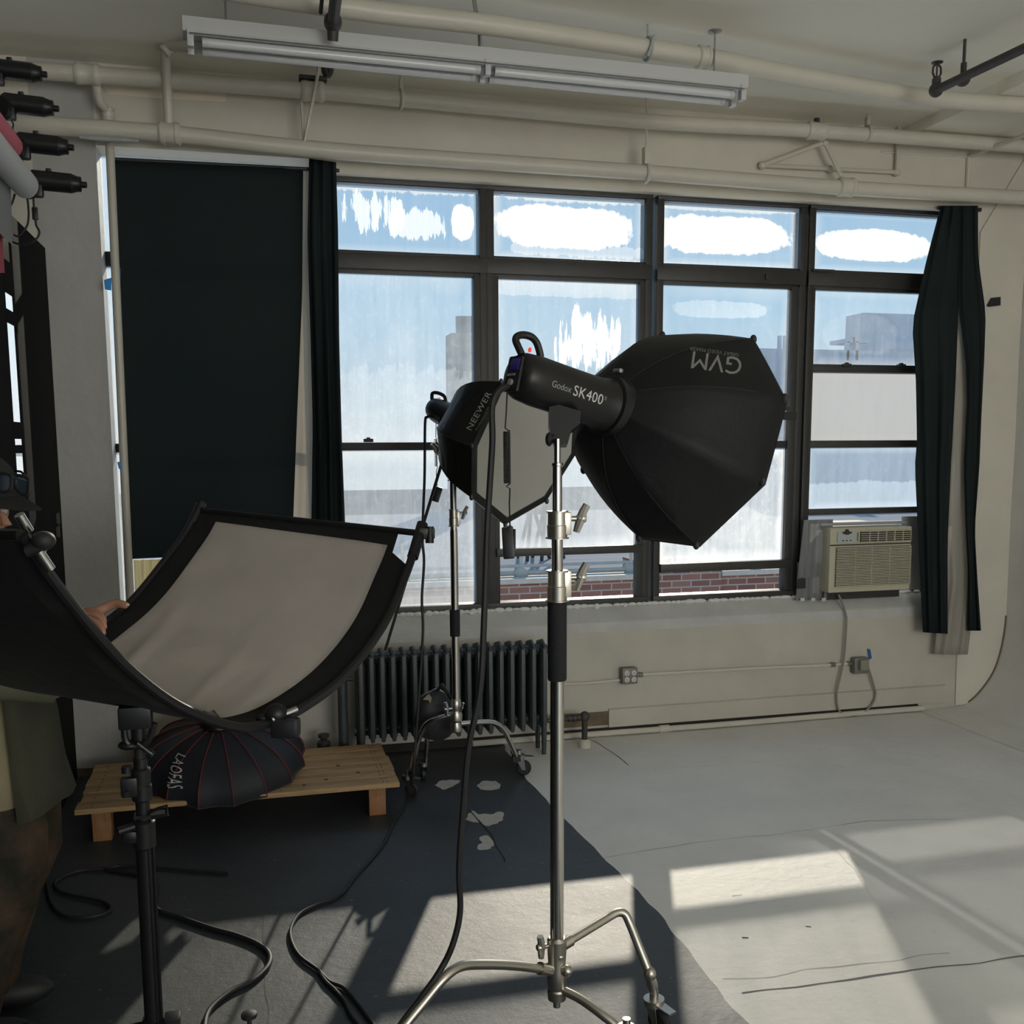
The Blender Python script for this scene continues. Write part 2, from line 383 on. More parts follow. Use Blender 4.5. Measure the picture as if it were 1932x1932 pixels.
crack([(1580,1600),(1600,1630),(1622,1660),(1645,1690)], 0.006, jit=.02, name='paint_ridge', mat='floorw')
crack([(1200,1455),(1400,1440),(1600,1425)], 0.001, mat='crackm')
crack([(1380,1690),(1400,1688)], .004); crack([(1520,1748),(1530,1749)], .008); crack([(1400,1770),(1412,1771)], .008)
# window wall with its openings
wb = MB(); T = 0.2
def wl(x0, x1, z0, z1, y0=D, y1=D+T): wb.b2((x0, y0, z0), (x1, y1, z1))
HT = 3.0
wl(XL, -2.25, 0, ZC); wl(-2.25, -.91, 0, .8); wl(-2.25, -.91, 2.5, ZC)
wl(-0.63, .42, 3.06, ZC); wl(.42, 4.16, HT, ZC); wl(4.16, XR+.3, .662, ZC); wl(4.29, XR+.3, 0, .662)
wall_w = struct(wb.build('wall_north', M['wall'], flat=True))
wb = MB(); wl(-0.63, 4.29, 0, 0.662); struct(wb.build('wall_below_sill', M['wallgrime_shade'], flat=True))
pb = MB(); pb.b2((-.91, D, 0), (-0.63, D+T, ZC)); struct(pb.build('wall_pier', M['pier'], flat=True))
# sloping sill
sb = MB(); sb.prism([(-.63, D-.004, .655), (-.63, GY-.02, .742), (-.63, D+T, .742), (-.63, D+T, .6), (-.63, D-.004, .6)], (4.79, 0, 0))
sill = struct(sb.build('windowsill', M['sill'], flat=True))
pt = MB(); x = .55
while x < 4.0:
    w = .02+.09*abs(noise.noise(V((x*5, 1, 0)))); h = .010+.016*abs(noise.noise(V((x*7, 3, 2))))
    pt.ell((x, GY-.030, .742), (w, .012, h), nu=10, nv=6); x += w*1.5
for (px, py, r) in ((1126,1144,.017),(1179,1142,.012),(890,1156,.014),(850,1153,.012)):
    q = ony(px, py, GY-.04); pt.ell(q, (r*1.2, .008, r), nu=10, nv=6)
pt.build('putty_bead', M['putty'], sill)
# ceiling, other walls
cb = MB(); cb.b2((XL-.2, YB, ZC), (XR+.4, D+T, ZC+.2))
ceil = struct(cb.build('ceiling', M['ceil'], flat=True))
bb = MB(); 
bb.b2((3.70, -4.2, ZC-.062), (XR+.35, D, ZC+.05)); struct(bb.build('ceiling_beam', M['ceil'], flat=True))
lw = MB(); lw.b2((XL-.2, YB, 0), (XL, D, ZC)); struct(lw.build('wall_west', M['matteblack'], flat=True))  # unseen wall, coloured black to cut light bouncing in from the left
# infinity cove on the right: wall sweeping down into the floor
prof = [(1921,648),(1913,825),(1904,978),(1898,1110),(1893,1190),(1876,1258),(1848,1302),(1820,1327),(1797,1337)]
PF = [ony(*p, D) for p in prof]
XR = PF[0].x; PF = [V((XR+.02, D, ZC)), V((XR+.01, D, 2.6))]+PF
PF[-1].z = 0.010; PF.append(V((PF[-1].x-.25, D, 0.0015)))
sm = [PF[0]]+catmull(PF[1:], 5)
cv = MB(); cv.grid([[V((p.x, y, p.z)) for p in sm] for y in (D-.002, 4.2, 2.0, -1, YB)])
struct(cv.build('wall_east', M['floorw'], sharp=2.0))
# end panel of the cove lying on the pier, with its slanted top
top = ony(1848, 438, D); tr = ony(1935, 296, D)
poly = [V((XR+.01, D-.012, tr.z+.06)), V((top.x, D-.012, top.z)), V((top.x, D-.012, .8)), V((ony(1803, 1225, D).x, D-.012, .72)), V((ony(1800, 1333, D).x, D-.012, .02))]
poly += [V((p.x, D-.012, p.z)) for p in sm[::-1] if .02 < p.z < 2.2]
b = MB(); b.tube([V((p.x-.004, D-.014, p.z+.002)) for p in sm if .03 < p.z < .62], .005, 6); b.build('cove_gap', M['stain'], wall_w)
ep = MB(); ep.prism(poly, (0, .011, 0)); struct(ep.build('wall_panel', M['wall'], flat=True))
# back of the room behind the camera, with openings for the added fill lamps
bw = MB(); bw.b2((XL-.2, YB-.2, 0), (XR+.4, YB, .8)); bw.b2((XL-.2, YB-.2, 2.9), (XR+.4, YB, ZC))
for x0, x1 in ((XL-.2, -2.6), (.5, .8), (4.1, XR+.4)): bw.b2((x0, YB-.2, .8), (x1, YB, 2.9))
struct(bw.build('wall_south', M['wall'], flat=True))
# baseboard and floor pipe
b = MB(); b.prism([(1.95, D, 0.048), (1.95, D-.014, .048), (1.95, D-.014, .15), (1.95, D, .156)], (2.22, 0, 0)); base = struct(b.build('baseboard_north', M['wallgrime_shade'], flat=True))
b = MB(); b.b2((.2, D-.006, .0), (3.98, D, .046)); b.build('shadow_gap', M['dark'], base, flat=True)
b = MB(); b.b2((1.6, D-.008, .062), (1.95, D, .14)); b.build('bare_patch', M['stain'], base, flat=True)
b = MB(); b.prism([V((-.97, D-.003, .0)), V((-.64, D-.003, .0)), V((-.64, D-.003, .03)), V((-.97, D-.003, .05))], (0, .003, 0)); b.build('dirt_edge', M['stain'], base, flat=True)
b = MB(); b.tube([(x, D-.03-.006*math.sin(x*3), .020) for x in [1.15+.15*i for i in range(20)]], .017, 10); b.cyl((2.25, D-.03, .020), (2.31, D-.03, .020), .022)
fp = b.build('floor_pipe', M['pipe']); tag(fp, 'white painted pipe running along the floor under the window wall', 'pipe')
# wall seams and small fixtures on the window wall
b = MB(); q0 = ony(1662, 287, D); q1 = ony(1826, 296, D); q2 = ony(1823, 356, D)
b.tube([q0+V((0, -.003, 0)), q1+V((0, -.003, 0))], .006, 6); b.tube([q1+V((0, -.01, 0)), q2+V((0, -.01, 0))], .014, 8); b.tube([q1+V((0, -.01, 0)), q1+V((.02, -.55, .0))], .012, 8)
b.build('plaster_seam', M['wall'], wall_w)
def lightpatch(): pass
q = [ony(x, y, D-.004) for x, y in ((190,158),(425,168),(426,193),(300,186),(205,178))]
b = MB(); b.prism(q, (0, .003, 0)); b.build('cream_wall_patch', pbr('cream_tone', (0.80, .74, .60), .6), wall_w, flat=True)  # cream patch, paler than the wall around it
# ---------------------------------------------------------------- windows
def S(x): return x*GY/D
def Z(z): return EYE+(z-EYE)*GY/D
FR = M['frame']
G = {}
def pane(parent, x0, x1, z0, z1, mat, y=GY): 
    b = MB(); b.face([(x0, y, z0), (x1, y, z0), (x1, y, z1), (x0, y, z1)]); return b.build('pane', mat, parent, flat=True)
def bars(name, lst, parent, bev=.004, mat=None):
    b = MB()
    for lo, hi in lst: b.b2(lo, hi, bev)
    return b.build(name, mat or FR, parent, sharp=.5)
ZT0, ZT1, ZB = 2.645, 2.98, .742
zl1, zl0 = 2.53, .782
def window(n, x0, x1, sash_x0, sash_x1, mats, rails, panes_z, lastframe=0.03):
    w = sthing(f'window_{n}', ((x0+x1)/2, GY, ZB))
    xa, xb = x0-.04, x1+.04
    fr = [((xa, GY-.035, ZT1), (xb, GY+.06, 3.06 if n == 5 else HT+.02)), ((xa, GY-.035, ZB), (xb, GY+.06, zl0)), ((xa, GY-.035, zl1+.02), (xb, GY+.06, ZT0-.015)),
          ((xa, GY-.03, ZB), (x0, GY+.06, 3.0)), ((x1, GY-.03, ZB), (xb, GY+.06, 3.0))]
    bars('frame', fr, w)
    bars('transom_bead', [((x0, GY-.018, ZT0-.02), (x1, GY+.02, ZT0)), ((x0, GY-.018, ZT1), (x1, GY+.02, ZT1+.02)), ((x0, GY-.018, zl1), (x1, GY+.02, zl1+.03))], w)
    pane(w, x0, x1, ZT0, ZT1, mats[0])
    bars('sash_stile', [((x0-.005, GY-.028, zl0), (sash_x0, GY+.03, zl1+.01)), ((sash_x1, GY-.028, zl0), (x1+.005, GY+.03, zl1+.01))], w)
    for (za, zb, yo) in rails: bars('sash_rail', [((x0, GY-.026+yo, za), (x1, GY+.014+yo, zb))], w)
    for (za, zb, k) in panes_z: pane(w, sash_x0, sash_x1, za, zb, mats[k])
    return w
# dirty glass, each pane with its own film
top1 = glass('film_top_first', .05, .10, .22, [(.34,.56,.17,.26,.70,9.0),(.62,.44,.24,.20,.66,9.5),(.90,.50,.075,.27,.85,.8),(.5,1.02,.7,.14,.4,3.0)], edge=.25)
top2 = glass('film_top_second', .10, .2, .25, [(.47,.50,.47,.34,.85,.7),(.5,.98,.6,.10,.4,3.5),(.6,.14,.5,.10,.3,5.0)], edge=.4)
top3 = glass('film_top_third', .10, .2, .2, [(.42,.50,.52,.32,.85,.5),(.4,.97,.6,.10,.4,1.5)], edge=.35)
top4 = glass('film_top_fourth', .05, .10, .1, [(.45,.45,.42,.27,.80,.3)], edge=.3)
up1 = glass('film_upper_first', .15, .42, .34, [(.5,.05,.9,.42,.12,1.2)], edge=.12)
up2 = glass('film_upper_second', .14, .30, .22, [(.64,.62,.22,.19,.7,6.5),(.5,.95,.8,.05,.2,1.5)], edge=.2)
up3 = glass('film_upper_third', .06, .2, .10, [(.45,.82,.36,.07,.20,.5)], edge=.15)
up4 = glass('film_upper_fourth', .08, .2, .14, [(.36,.42,.30,.28,.04,.2)], edge=.15)
mid4 = glass('film_middle_fourth', .80, .06, .10, [], dcol=(.40, .39, .375), edge=.08)
low1 = glass('film_lower_first', .22, .34, .22, [], edge=.25)
low2 = glass('film_lower_second', .32, .30, .22, [], edge=.25)
low3 = glass('film_lower_third', .34, .46, .32, [], edge=.25)
low4 = glass('film_lower_fourth', .34, .2, .18, [(.5,.05,1.0,.4,.22,.4)], dcol=(.54, .62, .70), edge=.25)
plain = glass('film_plain', .22, .2, .2, [], edge=.1)
w5 = sthing('window_5', (-.1, D+.15, .78))
YG5 = D+.155
bars('frame', [((-.63, YG5-.02, .66), (.43, YG5+.03, .76)), ((-.63, YG5-.02, 1.62), (.43, YG5+.03, 1.665)), ((-.63, YG5-.02, 2.53), (.43, YG5+.03, 2.6)), ((.38, YG5-.02, .7), (.43, YG5+.03, 3.06))], w5)
pane(w5, -.63, .40, .76, 1.62, plain, YG5); pane(w5, -.63, .40, 1.665, 2.53, plain, YG5); pane(w5, -.63, .40, 2.6, 3.06, plain, YG5)
w1 = window(1, .40, 1.237, .43, 1.203, [top1, up1, low1], [(1.623, 1.665, 0)], [(1.665, zl1, 1), (zl0, 1.623, 2)])
w2 = window(2, 1.315, 2.173, 1.338, 2.140, [top2, up2, low2], [(1.623, 1.665, 0.01), (1.038, 1.082, -.02), (1.90, 1.94, -.02)], [(1.665, zl1, 1), (1.082, 1.623, 2)])
w3 = window(3, 2.280, 3.118, 2.276, 3.072, [top3, up3, low3], [(1.623, 1.665, 0.01), (.916, .966, -.02), (1.785, 1.83, -.02)], [(1.83, zl1, 1), (1.665, 1.785, 1), (.966, 1.623, 2)])
w4 = window(4, 3.212, 4.11, 3.224, 4.09, [top4, up4, low4, mid4], [(2.062, 2.108, 0), (1.623, 1.665, 0), (1.225, 1.262, 0)], [(2.108, zl1, 1), (1.665, 2.062, 3), (1.262, 1.623, 2)])
b = MB()
for (px, py) in ((695,831),(1597,689),(1700,690),(1480,771)):
    q = ony(px, py, GY-.03); b.box(q, (.05, .03, .018), None, .004); b.box(q+V((0, 0, .010)), (.02, .02, .012), None, .003)
b.each('sash_lock', FR, w4)
b = MB(); b.box(ony(1446, 522, GY-.04), (.012, .012, .03)); b.box(ony(1552, 511, GY-.03), (.14, .03, .014)); b.build('latch', FR, w3)
# the side window behind the black panels
w6 = sthing('window_6', (-1.6, GY, .8))
bars('frame', [((-2.25, GY-.03, .8), (-.91, GY+.05, .86)), ((-2.25, GY-.03, 2.44), (-.91, GY+.05, 2.5)), ((-2.25, GY-.03, .8), (-2.2, GY+.05, 2.5)), ((-.935, GY-.03, .8), (-.91, GY+.05, 2.5)), ((-2.25, GY-.02, 1.62), (-.91, GY+.04, 1.66))], w6)
pane(w6, -2.2, -.93, .86, 2.44, glass('film_side', .5, .2, .2, []))
# ---------------------------------------------------------------- daylight and added fill lamps
w = bpy.data.worlds.new('sky'); sc.world = w; w.use_nodes = True; t = w.node_tree; t.nodes.clear()
out = t.nodes.new('ShaderNodeOutputWorld'); bg = t.nodes.new('ShaderNodeBackground'); tc = t.nodes.new('ShaderNodeTexCoord')
sp = t.nodes.new('ShaderNodeSeparateXYZ'); t.links.new(tc.outputs['Generated'], sp.inputs[0])
cr = t.nodes.new('ShaderNodeValToRGB'); t.links.new(sp.outputs[2], cr.inputs[0])
e = cr.color_ramp.elements
e[0].position = 0.0; e[0].color = (.54, .62, .68, 1); e[1].position = 0.45; e[1].color = (.20, .42, .72, 1)
k = cr.color_ramp.elements.new(.12); k.color = (.40, .60, .76, 1)
k = cr.color_ramp.elements.new(1.0); k.color = (.16, .33, .62, 1)
t.links.new(cr.outputs[0], bg.inputs[0]); bg.inputs[1].default_value = 1.0; t.links.new(bg.outputs[0], out.inputs[0])
def sun(name, tow, e, col, ang=.6):
    l = bpy.data.lights.new(name, 'SUN'); l.energy = e; l.color = col; l.angle = math.radians(ang)
    o = bpy.data.objects.new(name, l); COL.objects.link(o); o.location = V(tow)*20
    o.rotation_euler = V(tow).to_track_quat('Z', 'Y').to_euler(); return o
sun('sun', (.385, 1, .41), 3.05, (1, .91, .75))
sl = bpy.data.lights.new('sun_glint_off_far_facade', 'SPOT'); sl.energy = 17000; sl.color = (1, .95, .85); sl.spot_size = math.radians(5.0); sl.spot_blend = .25; sl.shadow_soft_size = .25
so = bpy.data.objects.new('sun_glint_off_far_facade', sl); COL.objects.link(so); sdir = V((-.10, 1, .43)).normalized(); so.location = V((3.25, 5.5, 1.25))+sdir*30
so.rotation_euler = sdir.to_track_quat('Z', 'Y').to_euler()
def area(name, loc, aim, sx, sy, e, col):
    l = bpy.data.lights.new(name, 'AREA'); l.shape = 'RECTANGLE'; l.size = sx; l.size_y = sy; l.energy = e; l.color = col
    o = bpy.data.objects.new(name, l); COL.objects.link(o); o.location = loc
    o.rotation_euler = (V(loc)-V(aim)).to_track_quat('Z', 'Y').to_euler(); return o
area('fill_rear_west', (-1.05, YB-.15, 1.85), (-1.05, 5, 1.85), 3.1, 2.1, 6, (1, .97, .91))  # weak fill lamp added behind the camera
area('fill_rear_east', (2.45, YB-.15, 1.85), (2.45, 5, 8.5), 3.3, 2.1, 172, (1, .97, .91))  # fill lamp added behind the camera, tilted up to brighten the ceiling
vs_ = sc.view_settings; vs_.view_transform = 'Standard'; vs_.look = 'None'; vs_.exposure = 0.0; vs_.gamma = 1.0; vs_.use_curve_mapping = False
sc.cycles.use_denoising = True
sc.cycles.max_bounces = 8; sc.cycles.diffuse_bounces = 5; sc.cycles.transparent_max_bounces = 16
sc.cycles.sample_clamp_indirect = 6.0
# ---------------------------------------------------------------- outside
gy = 19.0
ob = thing('brick_building', (4, gy, -6), 'red brick roof parapet seen through the raised sashes', 'building')
zt = ony(1000, 1100, gy).z
b = MB(); b.b2((-14, gy, -9), (30, gy+.5, zt)); b.build('parapet_wall', M['brickm'], ob, flat=True)
xk = ony(1360, 1090, gy).x; xk0 = ony(1228, 1090, gy).x
b = MB(); b.b2((xk0, gy-.05, zt-2), (xk, gy+1.6, ony(1300, 1064, gy).z)); b.build('bulkhead', M['brickm'], ob, flat=True)
b = MB(); b.b2((-14, gy-.08, zt), (xk0, gy+.58, zt+.10)); b.b2((xk, gy-.08, zt), (30, gy+.58, zt+.10)); b.build('coping', M['coping'], ob, flat=True)
b = MB(); b.b2((-14, gy+.5, zt-1.2), (30, gy+26, zt-.35)); b.build('flat_roof', M['roof'], ob, flat=True)
b = MB()
zr = ony(1000, 1067, gy+.3).z
b.cyl((-14, gy+.3, zr), (30, gy+.3, zr), .03, n=8); b.cyl((-14, gy+.3, zt+.16), (30, gy+.3, zt+.16), .05, n=8)
for px in (760, 983, 1190, 1420, 1600):
    q = ony(px, 1090, gy+.3); b.cyl((q.x, gy+.3, zt), (q.x, gy+.3, zr+.5), .035, n=8); b.ell((q.x, gy+.3, zt+.16), (.16, .12, .12), nu=10, nv=6)
b.build('guard_rail', M['coping'], ob)
for i, px in enumerate((1003, 1030)):
    q = ony(px, 1040, gy+7); vt = MB(); z0 = zt-.35
    for a in range(3): vt.cyl((q.x+.5*math.cos(a*2.1), q.y+.5*math.sin(a*2.1), z0), (q.x, q.y, z0+1.5), .05, n=8)
    vt.box((q.x, q.y, z0+1.5), (.5, .5, .6), None, .05)
    o = vt.build('roof_vent', M['iron'], ob)
def bld(px0, px1, py, Y, name, mat, label, depth=12):
    a, c = ony(px0, py, Y), ony(px1, py, Y); b = MB(); b.b2((a.x, Y, -14), (c.x, Y+depth, a.z)); return tag(b.build(name, M[mat], flat=True), label, 'building'), a, c
fb1 = thing('rooftop_building', (40, 62, -10), 'distant blue grey block with a rooftop platform outside the fourth window', 'building')
a, c = ony(1628, 590, 62), ony(1860, 590, 62); b = MB(); b.b2((a.x, 62, -14), (c.x, 64, a.z)); b.build('block', M['far'], fb1, flat=True)
a2 = ony(1380, 656, 60); c2 = ony(1622, 656, 60); b = MB(); b.b2((a2.x, 60, -14), (c2.x+6, 61.5, a2.z)); b.build('low_wing', M['far'], fb1, flat=True)
b = MB(); q0 = ony(1597, 646, 60); q1 = ony(1628, 646, 60); b.b2((q0.x, 60, q0.z), (q1.x+.5, 62, q0.z+.25))
for px in (1598, 1615): q = ony(px, 650, 60); b.b2((q.x, 60, q.z-1), (q.x+.2, 60.3, q.z+.2))
q = ony(1611, 624, 60); q3 = ony(1624, 624, 60)
for z in (q.z, q.z-.5): b.b2((q.x, 60, z), (q3.x, 60.1, z+.08))
b.b2((q.x, 60, q0.z), (q.x+.1, 60.1, q.z)); b.build('access_platform', M['far'], fb1, flat=True)
b = MB()
for px in (1471, 1481, 1486): q = ony(px, 642, 61); b.b2((q.x, 61, q.z-1.5), (q.x+.16, 61.3, q.z+.3))
b.build('flue', M['far'], fb1, flat=True)
o, a, c = bld(852, 935, 628, 48, 'tower', 'tower', 'tan tower with chimney pots outside the first window', 1.5)
b = MB()
for px, r in ((870, .26), (882, .26), (891, .22)): q = ony(px, 628, 48.6); b.cyl((q.x, 48.6, q.z-.5), (q.x, 48.6, q.z+.75), r, n=12)
b.build('chimney_pot', M['tower'], o)
b = MB(); b.b2((-6, D+.25, -.6), (12, 10.5, -.40)); struct(b.build('added_bounce_ground', pbr('bounce_white', (.82, .80, .75), .9, spec=0), flat=True))  # unseen pale slab added to bounce sunlight up onto the ceiling
b = MB(); b.b2((-60, gy+26, -15), (120, 120, zt-2.5)); struct(b.build('ground_outside', M['ground'], flat=True))
# ---------------------------------------------------------------- overhead pipes
P = M['pipe']
def pipe(name, pts, r, label, k=6, mat=P):
    b = MB(); b.tube(pts, r, 14, k=k); o = b.build(name, mat); tag(o, label, 'pipe'); return o
def collar(parent, c, axis, r, l, name='coupling', mat=P):
    a = V(axis).normalized(); c = V(c)
    b = MB(); b.lathe(c-a*l/2, a, [(r*.86, 0), (r, .1*l), (r, .25*l), (r*.93, .3*l), (r*.93, .7*l), (r, .75*l), (r, .9*l), (r*.86, l)]); return b.build(name, mat, parent)
X1 = V((1, 0, 0))
lowp = pipe('steam_pipe', [ony(x, y, 5.22) for x, y in ((-60,226),(40,234),(310,252),(640,286),(1220,326),(1600,355),(1932,373),(2080,382))], .040, 'lowest of three white overhead pipes, just above the window heads')
for px, py in ((320,252),(1596,353)): collar(lowp, ony(px, py, 5.22), X1, .052, .10)
b = MB(); q = ony(1219, 327, 5.22); b.torus(q, X1, .045, .010, 20, 6); b.box(q+V((0, 0, .085)), (.035, .05, .09), None, .006); b.tube([q+V((0, 0, .1)), q+V((0, 0, ZC-q.z))], .006, 8); b.build('pipe_hanger', P, lowp)
b = MB(); q = ony(574, 281, 5.22); b.tube([q+V((0, 0, .02)), ony(566, 150, 5.22)], .008, 6); b.tube([q+V((0, -.02, .02)), ony(604, 118, 5.10)], .008, 6); b.build('pipe_hanger', P, lowp)
b = MB(); q = [onz(x, y, 3.06) for x, y in ((200,257),)]
b.tube([ony(x, y, 5.177) for x, y in ((150,259),(200,262),(262,266))], [.006, .012, .006], 8); b.build('gray_smear', M['pipegray'], lowp)
midp = pipe('sprinkler_main', [ony(x, y, 5.2) for x, y in ((-60,124),(40,132),(160,140),(580,171),(760,187),(1220,229),(1540,247),(1932,276),(2080,287))], .037, 'middle of three white overhead pipes, close to the ceiling edge')
for px, py in ((165,140),(590,172),(1540,247)): collar(midp, ony(px, py, 5.2), X1, .048, .11)
for px, py in ((757,187),(1636,252)):
    b = MB(); q = ony(px, py, 5.2); b.torus(q, X1, .042, .008, 20, 6); b.box(q+V((0, 0, .062)), (.02, .03, .05), None, .004); b.cyl(q+V((0, 0, .08)), (q.x, q.y, ZC), .006); b.build('pipe_hanger', P, midp)
q = ony(1541, 231, 5.2); b = MB(); b.cyl(q, q+V((0, 0, .02)), .018, n=6); b.build('plug', M['iron'], midp)
b = MB(); q = ony(590, 150, 5.2); b.box(q, (.13, .07, .018), None, .003); b.build('beam_clamp', M['iron'], midp)
tp = [onz(x, y, 3.33) for x, y in ((420,-22),(550,-1),(720,24),(900,44),(1080,70),(1240,95),(1340,111),(1480,139),(1640,167),(1780,188),(1932,199),(2080,206),(2250,214))]
topp = pipe('drain_pipe', tp, .040, 'topmost bent white pipe hung below the ceiling behind the light fixture')
t = onz(1326, 108, 3.33); collar(topp, t, (1, .06, 0), .048, .06); 
q = onz(1222, 92, 3.33); b = MB(); b.torus(q, (1, .06, 0), .045, .007, 20, 6); b.cyl(q+V((0, 0, .045)), (q.x, q.y, ZC), .005); b.tube([q+V((.01, -.045, .04)), q+V((-.005, -.05, -.01)), q+V((-.02, -.05, -.05))], .006, 6); b.build('pipe_hanger', M['pipegray'], topp)
# riser at the left of the windows with its branch up to the middle pipe
r0 = ony(246, 1140, 5.33); r1 = ony(206, 250, 5.33)
ris = pipe('riser_pipe', [ony(180, 150, 5.21), ony(188, 190, 5.26), ony(204, 214, 5.32), r1, V((r1.x*.5+r0.x*.5, 5.33, (r1.z+r0.z)/2)), r0, V((r0.x, 5.33, .02))], .020, 'vertical white riser pipe between the plaster pier and the black curtain')
collar(ris, ony(204, 216, 5.32), (0, .2, -1), .030, .06)
# small branch pipe looping up at the left
bp = pipe('branch_pipe', [ony(319, 240, 5.22), ony(313, 130, 5.15), ony(312, 100, 5.1), ony(314, 90, 5.08), ony(322, 86, 5.06), ony(345, 88, 5.0), ony(400, 92, 4.85)], .022, 'thin white branch pipe rising from the lowest pipe to an elbow', k=3)
collar(bp, ony(316, 92, 5.08), (.5, 0, .5), .030, .05, 'elbow')
gp = thing('gas_pipe', ony(1590, 320, D), 'thin white zigzag pipe on the wall below the middle pipe at right', 'pipe')
a, bq, c, d_, e_ = ony(1438, 312, D-.03), ony(1556, 268, D-.10), ony(1592, 342, D-.12), ony(1692, 325, D-.03), ony(1697, 222, D-.03)
b = MB(); b.tube([a, bq], .013, 8); b.tube([bq, c], .013, 8); b.tube([a, d_], .012, 8); b.tube([d_, e_], .012, 8); b.build('run', P, gp)
b = MB(); 
for q in (a, bq, d_, ony(1567, 319, D-.03)): b.ell(q, (.022, .02, .022), nu=12, nv=8)
b.each('elbow', P, gp)
# dark sprinkler branch at right
sp0, sp1 = onz(1766, 170, 3.26), onz(1960, 78, 3.26)
s = thing('sprinkler_branch', sp0, 'dark iron sprinkler pipe with upright head near the ceiling at upper right', 'sprinkler')
b = MB(); b.cyl(sp0, sp1+(sp1-sp0)*.6, .020); b.ell(sp0, (.032, .032, .032)); b.build('pipe_run', M['iron'], s)
b = MB(); b.cyl(sp0+V((0, 0, .02)), sp0+V((0, 0, .05)), .020); b.cyl(sp0+V((0, 0, .05)), sp0+V((0, 0, .058)), .014)
b.tube([sp0+V((-.012, 0, .055)), sp0+V((-.022, 0, .075)), sp0+V((-.02, 0, .10)), sp0+V((0, 0, .118))], .005, 6); b.tube([sp0+V((.012, 0, .055)), sp0+V((.022, 0, .075)), sp0+V((.02, 0, .10)), sp0+V((0, 0, .118))], .005, 6)
b.cyl(sp0+V((0, 0, .058)), sp0+V((0, 0, .112)), .004); b.lathe(sp0+V((0, 0, .116)), (0, 0, 1), [(.012, 0), (.026, .003), (.026, .006), (.01, .010)]); b.build('sprinkler_head', M['iron'], s)
h = onz(1817, 150, 3.26); b = MB(); b.ell(h, (.03, .035, .03)); b.cyl(h, h+V((0, 0, .07)), .013); b.cyl(h+V((0, 0, .06)), (h.x, h.y, ZC), .007); b.build('hanger', M['iron'], s)
# dark sprinkler drop at upper left
d0 = onz(628, 42, 3.24); d1 = onz(638, -40, 3.24)
s = thing('sprinkler_drop', d0, 'dark iron pipe end hanging at the ceiling above the light fixture', 'sprinkler')
b = MB(); b.cyl(d0, d1+(d1-d0)*2, .022); b.ell(d0, (.034, .05, .036)); b.build('pipe_run', M['iron'], s)
b = MB(); b.cyl(d0, d0+V((0, .02, -.06)), .024, .02); b.tube([d0+V((-.045, 0, .03)), d0+V((-.045, -.4, .12))], .008, 6); b.build('hanger', M['iron'], s)
h = onz(612, 133, 3.3); b = MB(); b.tube([h+V((0, -.02, .12)), h+V((0, 0, .02)), h+V((.01, .01, -.015)), h+V((.025, .01, .0)), h+V((.027, 0, .03))], .016, 8, k=3)
tag(b.build('pipe_hook', M['iron']), 'short dark hook on the ceiling just below the fluorescent fixture', 'hook')
# fluorescent fixture
fa, fbp = onz(344, 52, 3.22), onz(1402, 160, 3.22)
ax = (fbp-fa).normalized(); ay = V((-ax.y, ax.x, 0)); az = V((0, 0, 1)); Lf = (fbp-fa).length; mid = (fa+fbp)/2
RX = (ax, ay, az)
fx = thing('fluorescent_light', mid, 'long white fluorescent strip fixture hanging unlit from the ceiling', 'ceiling light')
b = MB(); b.box(mid+az*.0, (Lf, .10, .055), RX, .004); b.box(mid-ay*.052-az*.034, (Lf-.06, .012, .018), RX, .003); b.build('housing', M['white'], fx)
b = MB()
for sg in (-1, 1): b.grid([[mid+ax*(u*(Lf-.05)/2)+ay*(sg*y)+az*z for y, z in ((.028, -.030), (.06, -.034), (.085, -.046))] for u in (-1, 1)], .003)
b.build('reflector', M['white'], fx)
for sg in (-1, 1):
    for hf in (-1, 1):
        c = mid+ax*(hf*(Lf-.08)/4)+ay*(sg*.045)-az*.062; hl = (Lf-.12)/4-.02
        b = MB(); b.cyl(c-ax*hl, c+ax*hl, .0165); t = b.build('tube', M['tubeglass'], fx)
        b = MB(); b.cyl(c-ax*hl, c-ax*(hl-.022), .0175); b.cyl(c+ax*(hl-.022), c+ax*hl, .0175); b.each('end_cap', M['white'], t)
b = MB()
for u in (-1, 0, 1):
    for sg in (-1, 1): b.box(mid+ax*(u*(Lf/2-.028))+ay*(sg*.045)-az*.052, (.024, .034, .062), RX, .003)
b.each('socket', M['white'], fx)
b = MB()
for px, py in ((895,112),(918,113)): q = onz(px, py, 3.2); b.tube([q+ax*(-.02), q+az*.006, q+ax*.02], .004, 6)
b.each('clip', M['iron'], fx)
for px in (427, 1347):
    tt = (px-344)/(1402-344); q = fa+ax*(Lf*tt*(1.0)); q = onz(px, 52+108*tt, 3.22)
    b = MB(); b.cyl(q, (q.x, q.y, ZC), .004, n=8); b.lathe((q.x, q.y, ZC-.012), az, [(.008, 0), (.03, .008), (.03, .012)], 14); b.build('hanger_rod', M['zinc'], fx)
b = MB(); q = onz(906, 100, 3.24); b.tube([q, q+V((-.01, -.03, .08)), q+V((-.05, -.12, .15)), V((q.x-.10, q.y-.30, ZC))], .009, 8, k=5); b.build('power_conduit', M['zinc'], fx)
